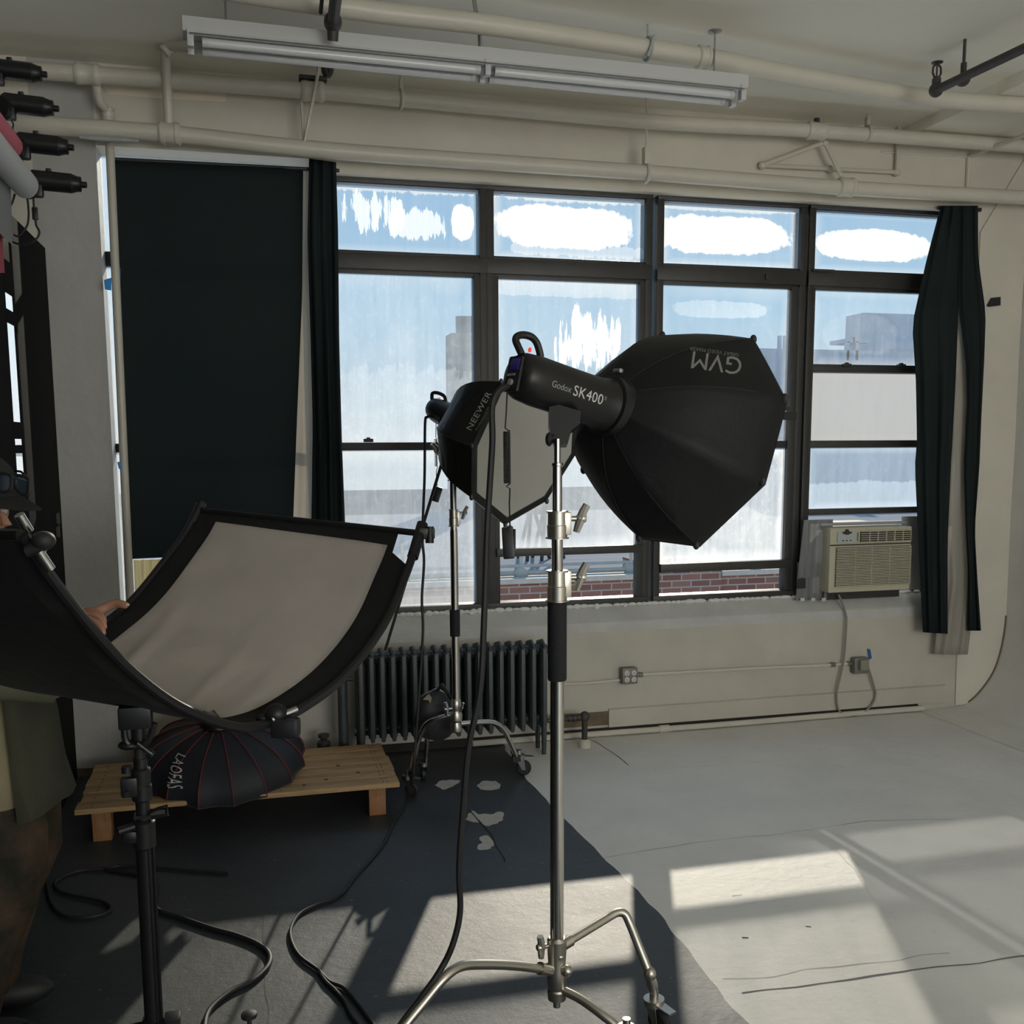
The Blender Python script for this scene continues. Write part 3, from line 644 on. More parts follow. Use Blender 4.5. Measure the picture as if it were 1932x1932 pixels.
# ---------------------------------------------------------------- curtains
def cloth(name, rows, mat, label, cat='curtain', thick=.004, amp=.012, fold=1.0, seed=0, parent=None, ny=26, nx=26):
    """rows: list of (pxL, pyL, pxR, pyR) outline rows from top to bottom at depth Y"""
    out = []
    R = [(V((r[0], r[1], 0)), V((r[2], r[3], 0)), r[4]) for r in rows]
    n = len(R)-1
    for i in range(ny+1):
        t = i/ny*n; k = min(int(t), n-1); s = t-k
        l = R[k][0].lerp(R[k+1][0], s); r = R[k][1].lerp(R[k+1][1], s); Y = R[k][2]*(1-s)+R[k+1][2]*s
        row = []
        for j in range(nx+1):
            u = j/nx; p = l.lerp(r, u)
            w = amp*math.sin((u*fold+seed)*2*math.pi)*(.5+.5*i/ny) + amp*.8*noise.noise(V((u*fold*3+seed, i*.10, seed)))
            row.append(ony(p.x, p.y, Y+w))
        out.append(row)
    b = MB(); b.grid(out, thick); o = b.build(name, M[mat], parent, sharp=1.2)
    if label: tag(o, label, cat)
    return o
cloth('blackout_curtain', [(203,302,572,318,5.37),(213,560,570,560,5.36),(227,820,560,800,5.36),(243,1055,551,1040,5.35)], 'curtain', 'wide flat black blackout curtain covering the leftmost window', fold=1.2, amp=.012)
cloth('gathered_curtain', [(583,299,634,306,5.34),(580,450,638,440,5.33),(586,640,640,640,5.33),(590,800,645,830,5.32),(587,1010,652,1010,5.31),(586,1170,655,1170,5.31)], 'curtain', 'narrow gathered black curtain beside the first open window', fold=3, amp=.022)
cloth('white_curtain_lining', [(556,316,600,318,5.40),(556,450,600,450,5.40),(555,640,602,640,5.40),(548,760,602,760,5.40),(540,1000,602,1000,5.40),(536,1150,602,1150,5.40)], 'lining', 'pale lining strip showing between the two black curtains at left', fold=1.5, amp=.012)
# right pair: one black curtain that parts over a white one
cr_ = thing('draped_curtain', ony(1800, 700, 5.28), 'black curtain parting into two tails at the right end of the windows', 'curtain')
cloth('left_tail', [(1775,388,1812,388,5.30),(1748,490,1811,490,5.29),(1721,612,1808,590,5.28),(1728,720,1803,720,5.28),(1730,830,1797,830,5.28),(1726,880,1794,880,5.28),(1734,1050,1788,1020,5.27),(1741,1193,1788,1196,5.27)], 'curtain', None, fold=2.4, amp=.018, parent=cr_)
cloth('right_tail', [(1811,388,1845,388,5.30),(1810,490,1846,490,5.29),(1807,575,1860,590,5.28),(1822,680,1857,680,5.28),(1824,760,1852,780,5.28),(1818,880,1848,880,5.28),(1822,1000,1839,1000,5.28),(1826,1070,1844,1090,5.27),(1824,1190,1851,1190,5.27)], 'curtain', None, fold=1.5, amp=.014, seed=.3, parent=cr_)
cloth('white_curtain', [(1800,560,1830,560,5.335),(1790,800,1836,800,5.33),(1775,1000,1840,1000,5.325),(1778,1100,1842,1100,5.32),(1762,1235,1826,1235,5.32)], 'lining', 'white curtain hanging behind the black tails at right, dirty at its hem', fold=2.2, amp=.015)
b = MB(); b.cyl(ony(1770, 392, 5.36), ony(1850, 396, 5.36), .012); o = b.build('curtain_rod', FR); tag(o, 'short dark rod end holding the right black curtain', 'curtain rod')
b = MB(); b.cyl(ony(205, 300, 5.385), ony(640, 322, 5.385), .009); tag(b.build('curtain_rod', FR), 'thin dark rod along the top of the left blackout curtain', 'curtain rod')
# blue tape and dark tape
def tapep(px, Y, mat, label):
    b = MB(); b.prism([ony(x, y, Y) for x, y in px], (0, .002, 0)); return tag(b.build('tape_strip', M[mat], flat=True), label, 'tape')
tapep([(196,528),(210,524),(210,548),(198,546)], 5.30, 'tape', 'bright blue tape strip on the riser pipe beside the pier')
tapep([(221,503),(228,506),(227,538),(220,544)], 5.33, 'tapedark', 'darker blue tape tab on the left edge of the wide black curtain')
tapep([(221,872),(225,871),(230,888),(224,884)], 5.30, 'tape', 'tiny blue tape tab low on the riser pipe')
tapep([(1636,1224),(1642,1225),(1645,1242),(1639,1245)], D-.004, 'tapedark', 'dark blue tape piece above the outlet box with the plugged cord')
tapep([(1862,577),(1870,562),(1888,560),(1888,576),(1866,579)], D-.02, 'rubber', 'black tape flag stuck on the pier beside the right curtain')
# ---------------------------------------------------------------- air conditioner
ac0, ac1 = ony(1567, 997, 5.30), ony(1716, 1116, 5.30)
acx0, acx1, acz0, acz1 = ac0.x, ac1.x, ony(1570, 1119, 5.30).z, ac0.z
ac = thing('air_conditioner', ((acx0+acx1)/2, 5.3, acz0), 'ivory window air conditioner in the sash under the fourth window', 'air conditioner')
W_, H_ = acx1-acx0, acz1-acz0
b = MB(); b.b2((acx0, 5.30, acz0), (acx1, 5.85, acz1), .012); b.build('case', M['acbody'], ac, sharp=.5)
gz1 = acz0+H_*.70
b = MB(); b.b2((acx0+.04, 5.292, acz0+.035), (acx1-.012, 5.31, gz1)); gb = b.build('intake_grille', M['acdark'], ac, flat=True)
b = MB(); n = 24
for i in range(n): z = acz0+.04+(gz1-acz0-.045)*i/(n-1); b.b2((acx0+.038, 5.284, z-.0026), (acx1-.010, 5.294, z+.0026))
for k in (.3, .5, .72): b.b2((acx0+W_*k-.001, 5.285, acz0+.035), (acx0+W_*k+.001, 5.295, gz1))
b.build('louver', M['acbody'], gb, flat=True)
b = MB(); b.b2((acx0+.0, 5.290, gz1+.012), (acx1, 5.30, gz1+.018)); b.build('seam', M['acdark'], ac, flat=True)
vx0 = acx0+W_*.36; vz0, vz1 = acz0+H_*.78, acz0+H_*.94
b = MB(); b.b2((vx0, 5.292, vz0), (acx1-.014, 5.31, vz1)); vb = b.build('air_outlet', M['acdark'], ac, flat=True)
b = MB()
for i in range(1, 6): x = vx0+(acx1-.014-vx0)*i/6; b.b2((x-.0025, 5.286, vz0), (x+.0025, 5.294, vz1))
for i in range(6): z = vz0+(vz1-vz0)*i/5; b.b2((vx0, 5.287, z-.0018), (acx1-.014, 5.294, z+.0018))
b.build('vane', M['acbody'], vb, flat=True)
b = MB(); b.b2((acx0+.045, 5.294, vz0), (vx0-.03, 5.302, vz1)); cp = b.build('control_panel', M['acpanel'], ac, flat=True)
b = MB(); cx = (acx0+.045+vx0-.03)/2; b.b2((cx-.014, 5.290, vz0+.045), (cx+.014, 5.295, vz0+.070), .003); b.b2((cx-.03, 5.292, vz0+.05), (cx+.03, 5.295, vz0+.062))
for k in (-1, 0, 1): b.b2((cx+k*.025-.005, 5.291, vz0+.008), (cx+k*.025+.005, 5.295, vz0+.014))
b.b2((cx-.008, 5.292, vz1+.004), (cx+.008, 5.298, vz1+.016))
b.build('button', M['acdark'], cp, flat=True)
b = MB(); b.box((vx0-.016, 5.292, (vz0+vz1)/2), (.008, .012, vz1-vz0-.01), None, .003); b.build('vane_lever', M['acbody'], ac)
def corr(x0, x1, z0, z1, Y, name, mat, taper=0, waves=5):
    rows = []
    for z, q in ((z1, taper), (z0, 0)):
        rows.append([V((x0+q+(x1-x0-q)*j/40, Y+.0018*math.sin(j/40*waves*2*math.pi), z)) for j in range(41)])
    b = MB(); b.grid(rows, .003); return b.build(name, M[mat], ac, sharp=.4)
s0, s1 = ony(1505, 1090, 5.39), ony(1559, 1130, 5.39)
corr(s0.x, s1.x+.01, ony(1530, 1132, 5.39).z, ony(1530, 1060, 5.39).z, 5.40, 'side_panel', 'acgray', 0)
corr(ony(1503, 1088, 5.39).x, s1.x+.02, ony(1530, 1089, 5.37).z, ony(1530, 981, 5.37).z, 5.38, 'side_panel', 'acgray', .03)
b = MB(); b.b2((acx1+.002, 5.40, acz0-.02), (acx1+.20, 5.41, acz1+.05)); b.build('side_panel', M['acgray'], ac, flat=True)
b = MB(); b.b2((acx0-.02, 5.37, acz1+.008), (acx1+.01, 5.44, ony(1640, 984, 5.40).z), .003); b.build('top_rail', M['acgray'], ac, flat=True)
b = MB(); b.prism([ony(x, y, 5.37) for x, y in ((1504,1100),(1509,1092),(1520,1091),(1520,1110),(1504,1111))], (0, .002, 0)); b.build('tape_patch', M['rubber'], ac, flat=True)
b = MB()
for px in (1514, 1534, 1554): b.box(ony(px, 1131, 5.37), (.026, .004, .018))
b.each('tape_tab', M['white'], ac, flat=True)
b = MB(); b.b2((acx0+.02, 5.40, ony(1640, 1128, 5.4).z), (acx1, 5.43, acz0-.004)); b.build('gap_shadow', M['acdark'], ac, flat=True)
q = [ony(1582, 1122, 5.36), ony(1590, 1140, 5.36), ony(1596, 1160, 5.36)]+[ony(x, y, 5.355) for x, y in ((1597,1175),(1593,1235),(1587,1270),(1580,1300),(1579,1325),(1585,1343),(1602,1350),(1626,1346),(1646,1328),(1652,1310),(1648,1292),(1641,1268),(1636,1252))]
b = MB(); b.tube(q, .0065, 8, k=4); b.build('power_cord', M['cordgray'], ac)
b = MB(); b.box(ony(1629, 1254, 5.32), (.058, .04, .065), None, .008); b.build('plug', M['cordgray'], ac)
# corrugated filler under the black curtain
rows = []
for z in (ony(280, 1056, 5.40).z, .70):
    x0, x1 = ony(252, 1060, 5.4).x, ony(560, 1060, 5.4).x
    rows.append([V((x0+(x1-x0)*j/160, 5.40+.008*math.sin(j/160*20*2*math.pi), z)) for j in range(161)])
b = MB(); b.grid(rows, .002); tag(b.build('accordion_panel', pbr('cream_vinyl', (.66, .60, .42), .6)), 'cream pleated filler panel showing below the wide black curtain', 'panel')
# ---------------------------------------------------------------- electrical
cd = thing('conduit_run', ony(1300, 1270, D), 'thin painted conduit along the wall between the two outlet boxes', 'conduit')
b = MB(); b.tube([ony(x, y, D-.013) for x, y in ((1040,1292),(1110,1289),(1172,1283))], .0095, 8); b.tube([ony(x, y, D-.013) for x, y in ((1203,1273),(1260,1270),(1420,1261),(1560,1255),(1608,1252))], .0095, 8); b.build('tubing', P, cd)
b = MB()
for px, py in ((1208,1273),(1603,1252),(1571,1254)): b.cyl(ony(px-4, py, D-.013), ony(px+4, py, D-.013), .014)
b.each('coupling', M['boxsteel'], cd)
ob1 = thing('outlet_box', ony(1187, 1275, D), 'steel box with four ivory sockets on the wall right of the tall stand', 'outlet')
c = ony(1186, 1274, D-.03); b = MB(); b.box(c, (.094, .055, .094), None, .010); b.build('box', M['boxsteel'], ob1)
for sx in (-1, 1):
    for sz in (-1, 1):
        q = c+V((sx*.021, -.030, sz*.019)); b = MB(); b.lathe(q+V((0, .004, 0)), (0, -1, 0), [(.0155, 0), (.0155, .006), (.013, .007), (0, .007)], 20); s = b.build('socket', M['ivory'], ob1)
        b = MB()
        for k in (-1, 1): b.box(q+V((k*.005, -.0034, .002)), (.0022, .001, .007))
        b.box(q+V((0, -.0034, -.007)), (.004, .001, .004)); b.each('slot', M['dark'], s, flat=True)
c = ony(1622, 1255, D-.03); b = MB(); b.box(c, (.098, .05, .10), None, .010); b.box(c+V((-.028, -.028, .03)), (.02, .008, .02), None, .004); ob2 = b.build('outlet_box', M['boxsteel']); tag(ob2, 'steel outlet box with the air conditioner cord plugged in', 'outlet')
# ---------------------------------------------------------------- radiator
RY0, RY1 = 5.12, 5.27
xs = [ony(681+20.4*i, 1300, RY0).x for i in range(18)]
rz1, rz0 = ony(860, 1222, RY0).z, ony(860, 1390, RY0).z
ra = thing('radiator', ((xs[0]+xs[-1])/2, 5.2, 0), 'dark grey cast iron radiator below the windows', 'radiator')
proto = None
for i, x in enumerate(xs):
    if proto is None:
        b = MB()
        for yy in (RY0+.018, (RY0+RY1)/2, RY1-.018):
            b.tube([(x, yy, rz0+.02), (x, yy, rz1-.03)], .019, 8)
        b.prism([(x-.005, RY0-.004, rz0), (x-.005, RY1, rz0+.0), (x-.005, RY1, rz1-.015), (x-.005, RY0+.05, rz1+.012), (x-.005, RY0+.012, rz1-.006), (x-.005, RY0-.004, rz1-.025)], (.010, 0, 0))
        b.b2((x-.011, RY0-.009, rz0+.004), (x+.011, RY0+.002, rz1-.03), .004)
        b.cyl((x-.032, (RY0+RY1)/2, rz1-.05), (x+.032, (RY0+RY1)/2, rz1-.05), .028); b.cyl((x-.032, (RY0+RY1)/2, rz0+.05), (x+.032, (RY0+RY1)/2, rz0+.05), .028)
        proto = b.build('section', M['radiator'], ra, sharp=.5)
    else:
        o = proto.copy(); o.location = (x-xs[0], 0, 0); COL.objects.link(o); o.parent = ra; o.matrix_parent_inverse = proto.matrix_parent_inverse
for x in (xs[0], xs[-1]):
    for yy in (RY0+.015, RY1-.015): b = MB(); b.cyl((x, yy, 0), (x, yy, rz0+.06), .012, .018); b.build('leg', M['radiator'], ra)
sp_ = thing('radiator_supply_pipe', ony(648, 1400, 5.2), 'dark vertical pipe feeding the left end of the radiator', 'pipe')
b = MB(); q = ony(646, 1300, 5.2); b.cyl((q.x, 5.2, 0), (q.x, 5.2, ony(646, 1283, 5.2).z), .026); b.build('riser', M['radiator'], sp_)
b = MB(); z = ony(655, 1281, 5.2).z; b.cyl((q.x, 5.2, z), (xs[0]-.03, 5.2, z), .012); b.build('branch', M['iron'], sp_)
v = thing('radiator_valve', ony(1095, 1385, 5.2), 'rusty elbow valve on the floor right of the radiator', 'valve')
q = ony(1103, 1352, 5.2); b = MB(); b.cyl((q.x, 5.2, 0), (q.x, 5.2, q.z), .016); b.ell(q, (.028, .026, .030)); b.build('elbow', M['iron'], v)
b = MB(); b.cyl(q, (xs[-1]+.02, 5.2, q.z-.008), .013)
for px in (1075, 1083, 1091): w_ = ony(px, 1354, 5.2); b.cyl((w_.x-.010, 5.2, q.z-.005), (w_.x+.010, 5.2, q.z-.005), .020, n=8)
b.build('union', M['iron'], v)
b = MB(); b.lathe((q.x, 5.2, 0), (0, 0, 1), [(.034, 0), (.034, .03), (.022, .045)]); b.build('flange', P, v)
v2 = onz(606, 1424); b = MB(); b.lathe((v2.x, 5.2, 0), (0, 0, 1), [(.020, 0), (.020, .10), (.03, .105), (.034, .115), (.034, .14), (.02, .15), (.012, .155), (.028, .165), (.030, .18), (.012, .185)]); tag(b.build('floor_valve', M['iron']), 'dark capped pipe stub on the floor left of the radiator', 'valve')
# ---------------------------------------------------------------- wooden platform
zp = .15
A, B_, C_, D_ = onz(181,1441,zp), onz(723,1403,zp), onz(754,1477,zp), onz(141,1529,zp)
px0, px1 = -.74, .615; py0, py1 = (C_.y+D_.y)/2, (A.y+B_.y)/2
pl = thing('wooden_platform', ((px0+px1)/2, (py0+py1)/2, 0), 'low pine board platform on block legs in front of the radiator', 'platform')
n = 6; w_ = (py1-py0)/n
b = MB()
for i in range(n):
    b.b2((px0+random.uniform(-.006, .006), py0+i*w_+.002, zp-.022), (px1+random.uniform(-.006, .006), py0+(i+1)*w_-.002, zp), .003)
b.build('board_top', M['wood'], pl, sharp=.5)
b = MB()
for i in range(n):
    for xx in (px1-.05, px1-.07, px1-.52, px0+.06):
        for k in (.3, .7): b.cyl((xx, py0+(i+k)*w_, zp-.001), (xx, py0+(i+k)*w_, zp+.0012), .004, n=8)
for xx, yy in ((.30, .2), (.37, .5), (.2, .12), (.45, .3)): b.cyl((xx, py0+yy*(py1-py0), zp-.001), (xx, py0+yy*(py1-py0), zp+.001), .010, n=10)
b.each('nail_head', M['iron'], pl)
for x0 in (px0+.06, px1-.135):
    b = MB(); b.b2((x0, py0+.02, zp-.062), (x0+.075, py1-.02, zp-.024)); b.build('cross_beam', M['wood2'], pl, flat=True)
    for yy in (py0+.02, py1-.10): b = MB(); b.b2((x0, yy, 0), (x0+.075, yy+.08, zp-.062), .003); b.build('leg', M['wood2'], pl, sharp=.5)
# ---------------------------------------------------------------- collapsed round softbox lying on the platform
ctr = pd(420, 1440, 4.71); axd = (V((0, 0, 1))-fw*.24+rt*.03).normalized(); apex = ctr+axd*.21
Hh = (apex-ctr).length; Rr = .374
u_, v_, _ = frame(axd, fw*-1)
def dome(t, ph, off=0.0, flat=0.0):
    r = (Rr+off)*math.sin(t*math.pi/2); h = (Hh+off)*math.cos(t*math.pi/2)
    seg = 2*math.pi/16; k = (ph/seg) % 1.0
    r *= 1 - .05*math.sin(k*math.pi)*t
    return ctr + axd*h + u_*(r*math.cos(ph)) + v_*(r*math.sin(ph))
la = thing('parabolic_softbox', ctr, 'black round ribbed softbox lying dome up on the pine platform', 'softbox')
seg = 2*math.pi/16
for g in range(16):
    rows = [[dome(max(.12, i/12), (g+j/4)*seg) for j in range(5)] for i in range(13)]
    if g == 0: gb_, gg_ = MB(), MB()
    (gg_ if g in (5, 13) else gb_).grid(rows)
gb_.build('gore_fabric', M['dome'], la, sharp=.9)
gg_.build('gore_fabric', M['domegrey'], la, sharp=.9)
b = MB()
for g in range(16): b.tube([dome(max(.12, i/14), g*seg, .003) for i in range(15)], .0028, 6)
b.build('seam_piping', M['red'], la)
b = MB(); b.tube([dome(1.0, i/64*2*math.pi) for i in range(64)], .006, 6, True); b.build('rim', M['black_fabric'], la)
b = MB(); b.lathe(ctr+axd*(Hh*.93), axd, [(.08, 0), (.085, .02), (.07, .05), (.07, .07)]); b.build('speed_ring', M['black'], la)
b = MB(); b.face([dome(.985, i/48*2*math.pi, -.004) for i in range(48)]); b.build('diffuser', M['diffuser'], la)
def dome_uv(px, py):
    best = None
    for i in range(20, 100, 2):
        for j in range(0, 180):
            p = dome(i/100, j/180*2*math.pi); d = p-C0
            if (p-ctr).dot(fw) > -.05: continue
            x = CX+F*d.dot(rt)/d.dot(fw); y = CY-F*d.dot(up)/d.dot(fw); e = (x-px)**2+(y-py)**2
            if best is None or e < best[0]: best = (e, i/100, j/180*2*math.pi)
    return best[1:]
ta, tb = dome_uv(345, 1420), dome_uv(331, 1488)
dph = (tb[1]-ta[1]+math.pi) % (2*math.pi)-math.pi
def lao(x, y):
    s = (x+2.05)/4.1
    return dome(ta[0]+(tb[0]-ta[0])*s, ta[1]+dph*s+y*.30*1.0*LSG, .006)
q1 = dome(ta[0], ta[1]+.05); LSG = 1 if (q1-dome(ta[0], ta[1])).dot(rt) > 0 else -1
text_mesh('LAOFAS', lao, M['printed'], la, spacing=1.1)
# ---------------------------------------------------------------- light stands
def thandle(b, c, ax, upv, s=1.0):
    ax = V(ax).normalized(); upv = V(upv).normalized(); o = ax.cross(upv)
    b.cyl(c, c+ax*.020*s, .007*s); b.lathe(c+ax*.018*s, ax, [(.008*s, 0), (.012*s, .006*s), (.012*s, .020*s), (.009*s, .026*s)])
    p = c+ax*.030*s
    b.tube([p+upv*(.036*s)+ax*.012*s, p+upv*(.018*s)+ax*.004*s, p, p-upv*(.018*s)-ax*.004*s, p-upv*(.036*s)-ax*.008*s], [.010*s, .011*s, .013*s, .011*s, .009*s], 8)
def caster(parent, foot, wdir, r, h, mat_b='zinc', lever=True, sleeve=None):
    """swivel caster: FOOT on the floor, WDIR rolling direction"""
    wd = V(wdir).normalized(); sd = V((-wd.y, wd.x, 0)); c = foot+V((0, 0, r)); top = foot - wd*(r*.6) + V((0, 0, h))
    b = MB(); b.cyl(top+V((0, 0, -.006)), top+V((0, 0, .012)), r*.75); b.cyl(top, top+V((0, 0, .035)), r*.32)
    for k in (-1, 1): b.prism([top+sd*(k*r*.42)-wd*r*.5, top+sd*(k*r*.42)+wd*r*.6, c+sd*(k*r*.42)+wd*r*.25-V((0, 0, r*.2)), c+sd*(k*r*.42)-wd*r*.25-V((0, 0, r*.2))], sd*(k*.003))
    b.b2(top-V((r*.5, r*.5, .004)), top+V((r*.5, r*.5, .004)))
    if lever: b.prism([top+wd*r*.4+sd*r*.4, top+wd*r*1.9+sd*r*.35+V((0, 0, -.004)), top+wd*r*1.9-sd*r*.35+V((0, 0, -.004)), top+wd*r*.4-sd*r*.4], (0, 0, .006))
    o = b.build('caster', M[mat_b], parent)
    b = MB(); b.lathe(c-sd*r*.32, sd, [(r*.86, 0), (r, r*.12), (r, r*.52), (r*.86, r*.64)], 28); b.build('wheel', M['rubber'], o)
    return o
def leg_tube(parent, pts, r, mat, k=5):
    b = MB(); b.tube(pts, r, 14, k=k); return b.build('leg', M[mat], parent)
# tall chrome stand in front
SX, SY = .779, 2.55
st = thing('light_stand', (SX, SY, 0), 'tall chrome roller stand in the foreground with a foam grip', 'light stand')
z = lambda py: zpx(SX, SY, py)
def vcyl(name, y0, y1, r, mat, parent=st, X=SX, Y=SY):
    b = MB(); b.cyl((X, Y, zpx(X, Y, y0)), (X, Y, zpx(X, Y, y1)), r, n=24); return b.build(name, M[mat], parent)
vcyl('column', 1800, 1100, .0185, 'chrome'); vcyl('riser', 1110, 985, .0150, 'chrome'); vcyl('riser', 1000, 875, .0125, 'chrome'); vcyl('spigot', 880, 828, .0085, 'chrome')
b = MB(); b.lathe((SX, SY, z(880)), (0, 0, 1), [(.0125, 0), (.0145, .002), (.0145, .008), (.0125, .010)]); b.build('riser_cap', M['chrome'], st)
for y0, y1, hy in ((1016, 964, 979), (1134, 1076, 1090)):
    z0, z1 = z(y0), z(y1); H = z1-z0
    b = MB(); b.lathe((SX, SY, z0), (0, 0, 1), [(.031, 0), (.031, .003), (.026, .004), (.027, H*.48), (.025, H*.5), (.0245, H-.004), (.029, H-.003), (.029, H)], 28)
    b.box((SX+.022, SY-.004, z0+H*.55), (.024, .030, H*.82), None, .004); cl = b.build('collar', M['satin'], st, sharp=.5)
    b = MB(); thandle(b, V((SX+.032, SY-.004, z(hy))), (1, -.1, 0), (.12, 0, 1), 1.0); b.build('wing_handle', M['satin'], cl)
z0, z1 = z(1283), z(1132)
b = MB(); b.lathe((SX, SY, z0), (0, 0, 1), [(.0185, 0), (.024, .0), (.0255, .006), (.0255, z1-z0-.006), (.024, z1-z0), (.0185, z1-z0)], 28); b.build('foam_grip', M['grip'], st, sharp=.8)
zh1, zh2, zh3 = z(1786), z(1828), z(1864)
b = MB(); b.lathe((SX, SY, zh3-.035), (0, 0, 1), [(.018, 0), (.025, .004), (.027, .03), (.024, .035), (.026, .04), (.028, zh2-zh3+.03), (.024, zh2-zh3+.05), (.026, zh1-zh3+.02), (.027, zh1-zh3+.055), (.022, zh1-zh3+.062)], 24)
b.cyl((SX, SY, zh3-.055), (SX, SY, zh3-.03), .010)
for px, py, s in ((1056, 1805, .012), (1069, 1832, .017)): q = pd(px, py, (V((SX, SY, zh2))-C0).dot(fw)-.02); b.ell(q, (s, s, s), nu=12, nv=8)
b.build('base_hub', M['satin'], st, sharp=.5)
b = MB(); thandle(b, V((SX-.02, SY, z(1782))), (-1, -.2, .05), (.2, 0, 1), .9); b.build('wing_handle', M['satin'], st)
# three legs
e1 = ony(1172, 1722, SY+.10); f1 = ony(1226, 1838, SY+.02)
h1 = V((SX+.012, SY+.01, zpx(SX, SY, 1790))); m1 = ony(1147, 1731, SY+.085)
leg_tube(st, [h1, h1.lerp(m1, .5), h1.lerp(m1, .9), m1, ony(1164, 1722, SY+.095), ony(1178, 1724, SY+.095), ony(1188, 1742, SY+.085), ony(1205, 1785, SY+.055), f1], .0125, 'satin')
b = MB(); b.cyl(h1, h1+(m1-h1).normalized()*.04, .0165); s2_ = V((SX-.012, SY-.002, zh2)); b.cyl(s2_, s2_+(ony(970, 1822, SY-.07)-s2_).normalized()*.055, .0175); b.each('leg_socket', M['satin'], st)
d1 = ony(1235, 1850, SY+.02); ft_ = ony(1244, 1952, SY+.0); ctop = ft_-V((.35, -.9, 0)).normalized()*.024+V((0, 0, .115)); b = MB(); b.tube([f1-(m1-f1)*0.0, f1.lerp(ctop, .5), ctop], [.0125, .017, .012], 12); b.ell(f1, (.018, .018, .022)); b.build('leg_joint', M['satin'], st)
caster(st, ft_, (.35, -.9, 0), .040, .088, 'satin', True)
g = [V((SX-.015, SY-.004, zh2)), ony(970, 1822, SY-.07), ony(905, 1820, SY-.13), ony(868, 1824, SY-.17), ony(838, 1845, SY-.20), ony(800, 1890, SY-.22), ony(752, 1950, SY-.25), ony(735, 1985, SY-.26)]
leg_tube(st, g, .0125, 'satin'); 
ft = V((g[-1].x-.01, g[-1].y-.01, 0)); caster(st, ft, (-.5, -.8, 0), .034, .10, 'satin')
g = [V((SX+.01, SY-.012, zh3)), ony(1095, 1885, SY-.05), ony(1135, 1914, SY-.10), ony(1165, 1940, SY-.13), ony(1185, 1985, SY-.16)]
leg_tube(st, g, .0125, 'satin'); caster(st, V((g[-1].x+.005, g[-1].y-.01, 0)), (.3, -.9, 0), .034, .10, 'satin')
# far stand
TX, TY = .895, 4.52
fs = thing('light_stand', (TX, TY, 0), 'second chrome roller stand standing farther back near the radiator', 'light stand')
zf = lambda py: zpx(TX, TY, py)
vc = lambda n, a, c, r, m: vcyl(n, a, c, r, m, fs, TX, TY)
vc('column', 1345, 1000, .0175, 'chrome'); vc('riser', 1010, 865, .0150, 'zinc'); vc('riser', 900, 850, .0120, 'zinc')
z0, z1 = zf(1200), zf(1150); b = MB(); b.lathe((TX, TY, z0), (0, 0, 1), [(.018, 0), (.023, 0), (.0235, z1-z0), (.018, z1-z0)]); b.build('foam_grip', M['grip'], fs)
for y0, y1 in ((993, 961), (907, 870)):
    z0, z1 = zf(y0), zf(y1); H = z1-z0
    b = MB(); b.lathe((TX, TY, z0), (0, 0, 1), [(.026, 0), (.026, .003), (.021, .005), (.021, H*.5), (.0195, H*.52), (.0195, H-.004), (.024, H-.003), (.024, H)]); 
    if y0 > 950: b.box((TX+.020, TY, (z0+z1)/2), (.018, .024, H*.8), None, .003)
    cl = b.build('collar', M['satin'], fs, sharp=.5)
    if y0 > 950: b = MB(); thandle(b, V((TX+.026, TY, zf(968))), (1, 0, 0), (.15, 0, 1), .8); b.build('wing_handle', M['zinc'], cl)
zb1, zb2 = zf(1346), zf(1366)
b = MB(); b.lathe((TX, TY, zf(1382)), (0, 0, 1), [(.014, 0), (.024, .008), (.026, .03), (.020, .05), (.028, .06), (.030, .085), (.022, .105), (.026, .125), (.024, .15), (.018, .16)]); b.build('base_hub', M['satin'], fs, sharp=.5)
b = MB(); thandle(b, V((TX-.02, TY-.01, zf(1335))), (-1, -.1, 0), (.2, 0, 1), .9); b.build('wing_handle', M['zinc'], fs); b = MB(); thandle(b, V((TX+.01, TY-.02, zf(1333))), (.6, -1, .2), (.2, 0, 1), .6); b.build('wing_handle', M['zinc'], fs)
fl = onz(777, 1503); fr_ = onz(988, 1462)
g = [V((TX-.01, TY, zb1)), ony(820, 1358, TY+.02), ony(803, 1368, TY+.04), ony(792, 1390, TY+.06), ony(784, 1420, TY+.07), ony(776, 1458, TY+.09), V((fl.x, fl.y, .10))]
leg_tube(fs, g, .0125, 'chrome'); b = MB(); b.cyl(g[-2], (g[-1]*.6+g[-2]*.4), .016); b.build('hose_clamp', M['rubber'], fs); caster(fs, V((fl.x, fl.y, 0)), (.8, -.5, 0), .034, .092)
g = [V((TX+.02, TY, zb2)), ony(900, 1363, TY+.02), ony(930, 1363, TY+.05), ony(948, 1374, TY+.09), ony(962, 1400, TY+.13), ony(976, 1432, TY+.18), V((fr_.x-.04, fr_.y, .10))]
leg_tube(fs, g, .0125, 'chrome'); b = MB(); b.cyl(g[-3]*.5+g[-2]*.5, g[-2], .016); b.box(g[-2]+V((-.01, -.02, .01)), (.04, .02, .03)); b.build('hose_clamp', M['rubber'], fs); caster(fs, V((fr_.x, fr_.y, 0)), (.9, -.2, 0), .038, .095)
g = [V((TX, TY+.02, zf(1356))), V((TX-.06, TY+.18, zf(1356))), V((TX-.08, TY+.26, zf(1362))), V((TX-.09, TY+.32, .13)), V((TX-.10, TY+.34, .09))]
leg_tube(fs, g, .0125, 'chrome'); caster(fs, V((TX-.10, TY+.36, 0)), (0, 1, 0), .034, .085)
